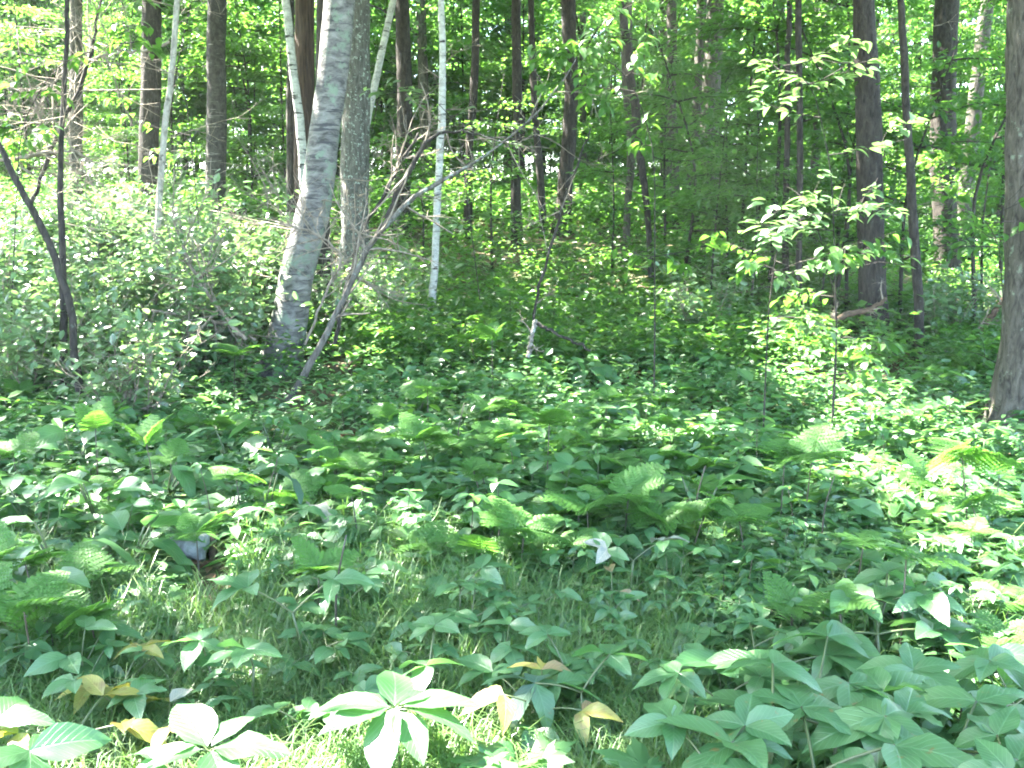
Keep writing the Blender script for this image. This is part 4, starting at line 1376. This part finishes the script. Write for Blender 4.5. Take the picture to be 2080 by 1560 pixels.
r_ = np.random.default_rng(9)
grassy = lambda px, py: np.where((px > 520) & (px < 1350) & (py > 1100), 1.0, 1.0) * np.where((px > 300) & (px < 480) & (py > 1085) & (py < 1240), .04, 1)
undergrowth('undergrowth', 9000, 2.3, 6.6, lambda y: .13 + 0 * y, .062, 'herb', r_, 6, 7, grassy, spread=.06)
undergrowth('undergrowth', 16000, 4.0, 14, lambda y: np.clip(.09 + .05 * (y - 4.4), .09, .32), .08, 'herb', r_, 6, 8, None)
undergrowth('undergrowth', 3500, 4.2, 14, lambda y: np.clip(.10 + .06 * (y - 4.2), .1, .38), .055, 'shrub', r_, 6, 9, None, spread=.14)
undergrowth('undergrowth', 1500, 4.5, 14, lambda y: np.clip(.12 + .06 * (y - 4.4), .1, .38), .12, 'under', r_, 6, 5, None, spread=.12)
undergrowth('undergrowth', 1700, 4.6, 14, lambda y: np.clip(.14 + .05 * (y - 4.4), .1, .40), .15, 'herb', r_, 6, 5, None, spread=.14)
undergrowth('undergrowth', 10000, 10, 26, lambda y: .55 + 0 * y, .10, 'under', r_, 4, 8, None)
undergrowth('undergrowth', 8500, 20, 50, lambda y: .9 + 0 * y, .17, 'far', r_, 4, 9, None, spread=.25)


def grass(n, r_, area, hmul=1.0):
    x, y = [], []
    while sum(map(len, x)) < n:
        a, b = scatter(4000, 2.2, 7.5, r_, .6)
        px, py = proj(np.stack([a, b, ground_z(a, b)], -1))
        kp = r_.uniform(size=4000) < area(px, py)
        x.append(a[kp])
        y.append(b[kp])
    x, y = np.concatenate(x)[:n], np.concatenate(y)[:n]
    # tufts
    K = 5
    x = np.repeat(x, K) + r_.normal(size=n * K) * .025
    y = np.repeat(y, K) + r_.normal(size=n * K) * .025
    n *= K
    h = r_.uniform(.10, .30, n) * hmul
    a = r_.uniform(0, 6.28, n)
    bend = r_.uniform(.3, 1.25, n) * h
    w = r_.uniform(.0011, .0028, n)
    base = np.stack([x, y, ground_z(x, y) - .01], -1)
    d = np.stack([np.cos(a), np.sin(a), 0 * a], -1)
    sd = np.stack([-np.sin(a), np.cos(a), 0 * a], -1) * w[:, None]
    z = np.array([0, 0, 1.0])
    p0 = base
    p1 = base + d * (bend * .22)[:, None] + z * (h * .55)[:, None]
    p2 = base + d * (bend * .6)[:, None] + z * (h * .88)[:, None]
    p3 = base + d * bend[:, None] + z * (h * (1 - .25 * bend / np.maximum(h, .01)))[:, None]
    v = np.stack([p0 - sd, p0 + sd, p1 - sd, p1 + sd, p2 - sd * .7, p2 + sd * .7, p3], 1).reshape(-1, 3)
    k = np.arange(n)[:, None] * 7
    return v, [np.concatenate([k + np.array([[0, 1, 3, 2]]), k + np.array([[2, 3, 5, 4]])]), k + np.array([[4, 5, 6]])]


def grass_area(px, py):
    a = np.where((px > 480) & (px < 1500) & (py > 1060), .9, .12)
    a = np.where((px <= 480) & (py > 1150), .8, a)
    a = np.where((px > 1400) & (py > 1200), .12, a)
    a = np.where((px > 300) & (px < 480) & (py > 1085) & (py < 1260), .02, a)
    return a


v, f = grass(8500, r_, grass_area)
solo('grass', mesh_np('grass', v, f, M['grass'], True), kind='stuff')
# litter
n = 5000
x, y = scatter(n, 2.3, 16, r_, .6)
pos = np.stack([x, y, ground_z(x, y) + .012 + r_.uniform(0, .02, n)], -1)
L = r_.uniform(.05, .10, n)
v, f = leaf_cloud(pos, r_.normal(size=(n, 3)) * [1, 1, .1], np.array([0, 0, 1.0]) + r_.normal(size=(n, 3)) * .3, L, L * .6, 6, fold=.4)
solo('leaf_litter', mesh_np('leaf_litter', v, f, M['litter'], False), kind='stuff')

# ------------------------------------------------------------------ labels of the repeats, each from what stands beside it
FLOOR = [(575, 720, 'the leaning birch foot'), (600, 790, 'the grey dead branch foot'), (877, 600, 'the pale thin birch foot'), (160, 760, 'the arching sapling foot'), (250, 740, 'the brown stemmed shrub'),
         (1775, 690, 'the thick mossy footed trunk'), (1868, 700, 'the slim bending stem'), (2050, 850, 'the nearest trunk foot'), (1325, 590, 'the slanting brown stem foot'), (1622, 660, 'the two slim poles'),
         (1680, 660, 'the fallen brown branch'), (1080, 690, 'the broken upright stick'), (1000, 650, 'the erect bright fern tip'), (190, 840, 'the erect left fern'), (560, 880, 'the big round floppy leaves'),
         (530, 970, 'the folded blue grey leaf'), (390, 1110, 'the grey stone'), (1190, 755, 'the broad grey green leaf plant'), (790, 1440, 'the glaring white plant'), (410, 1515, 'the white leaved front plant'),
         (505, 1305, 'the five leaved pale plant'), (240, 1375, 'the mottled pink yellow plant'), (1110, 1420, 'the browning plant'), (1240, 1190, 'the tan wilting plant'), (620, 1200, 'the plant with one yellow green leaf'),
         (1280, 1110, 'the pale upturned leaf'), (1780, 1195, 'the dark broad plant'), (1590, 1320, 'the pale sheened plant'), (1950, 1470, 'the dark centred star plant'), (685, 1300, 'the thin black bent stem'),
         (1408, 1100, 'the black upright stem'), (1755, 845, 'the violet flower'), (880, 1320, 'the dark two starred plant'), (1110, 860, 'the large spread fern'), (470, 720, 'the yellow green birch foot fern'),
         (870, 790, 'the glowing fern'), (1640, 930, 'the right pointing sunlit fern'), (120, 1090, 'the dull floppy leaves at left'), (1420, 1000, 'the dull big leaf plant')]
WOOD = [(660, 250, 'the leaning silver birch'), (725, 250, 'the lichened trunk'), (437, 250, 'the banded trunk'), (900, 250, 'the pale thin birch'), (818, 250, 'the dark trunk left of the thin birch'), (1155, 250, 'the stout centre trunk'),
        (1280, 250, 'the forked grey stem'), (1440, 250, 'the broad pale trunk'), (1610, 250, 'the two slim poles'), (1765, 250, 'the thick mossy footed trunk'), (1840, 250, 'the slim bending stem'), (1915, 250, 'the greenish trunk'),
        (1980, 250, 'the right leaning grey trunk'), (2090, 250, 'the nearest trunk'), (335, 250, 'the crooked sapling'), (1050, 250, 'the straight centre pole'), (155, 250, 'the leftmost grey trunk')]
USED = set()
for o, kind, zc in GENERIC:
    x, y, z = o.location
    u, v = proj(np.array([[x, y, z + zc]]))
    u, v = float(u[0]), float(v[0])
    if not (-150 < u < 2230 and v < 1720):
        o['label'] = kind + ' just outside the edge of the view'
        continue
    sap = 'sapling' in kind
    lit = float(openness(np.array([[x, y, z + .4]]) + SUN * 9)[0]) > .5
    adj = '' if sap else ('sunlit ' if lit else 'shaded ')
    marks = sorted(WOOD if sap else FLOOR, key=lambda m: (m[0] - u) ** 2 + ((m[1] - v) * (0 if sap else 1.4)) ** 2)
    done = False
    for near_ in (True, False):
        for m in marks[:7]:
            du, dv = u - m[0], v - m[1]
            side = 'right' if du > 0 else 'left'
            dep = 'in front' if dv > 0 else 'behind'
            dist = math.hypot(du, dv)
            if sap:
                c = [f"behind {m[2]}"] if abs(du) < 30 else [f"just {side} of {m[2]}" if abs(du) < 80 else f"{side} of {m[2]}"]
            elif abs(du) > 2 * abs(dv):
                c = [f"close {side} of {m[2]}" if dist < 70 else f"{side} of {m[2]}" if dist < 170 else f"well {side} of {m[2]}"]
            elif abs(dv) > 2 * abs(du):
                pre = 'close ' if dist < 60 else '' if dist < 130 else 'well '
                c = [pre + (f"in front of {m[2]}" if dv > 0 else f"behind {m[2]}")]
            else:
                pre = 'close ' if dist < 90 else '' if dist < 170 else 'farther '
                c = [pre + (f"{side} and in front of {m[2]}" if dv > 0 else f"{side} and behind {m[2]}")]
            if not near_:
                m2 = marks[1] if m is marks[0] else marks[0]
                c = [c[0] + ' towards ' + m2[2]]
            c += [c[0] + ' near ' + marks[2][2]] if not near_ else []
            for w in c:
                lb = f"{adj}{kind} {w}"
                if lb not in USED and len(lb.split()) <= 16:
                    USED.add(lb)
                    o['label'] = lb
                    done = True
                    break
            if done:
                break
        if done:
            break

# thin haze volume added to lift the darks, standing in for lens glare
hz = bpy.data.materials.new('haze')
hz.use_nodes = True
hz.node_tree.nodes.clear()
pv = hz.node_tree.nodes.new('ShaderNodeVolumePrincipled')
pv.inputs['Density'].default_value = .0005
pv.inputs['Color'].default_value = (.9, .95, .92, 1)
ho = hz.node_tree.nodes.new('ShaderNodeOutputMaterial')
hz.node_tree.links.new(pv.outputs[0], ho.inputs['Volume'])
bx = np.array([[x, y, z] for z in (-1.2, 24) for y in (-14, 402) for x in (-252, 252)])
solo('haze', mesh_np('haze', bx, np.array([[0, 2, 3, 1], [4, 5, 7, 6], [0, 1, 5, 4], [2, 6, 7, 3], [0, 4, 6, 2], [1, 3, 7, 5]]), hz, False), kind='stuff')

print('objects', len(bpy.data.objects), 'tris', sum(len(m.loops) - 2 * len(m.polygons) for m in bpy.data.meshes))
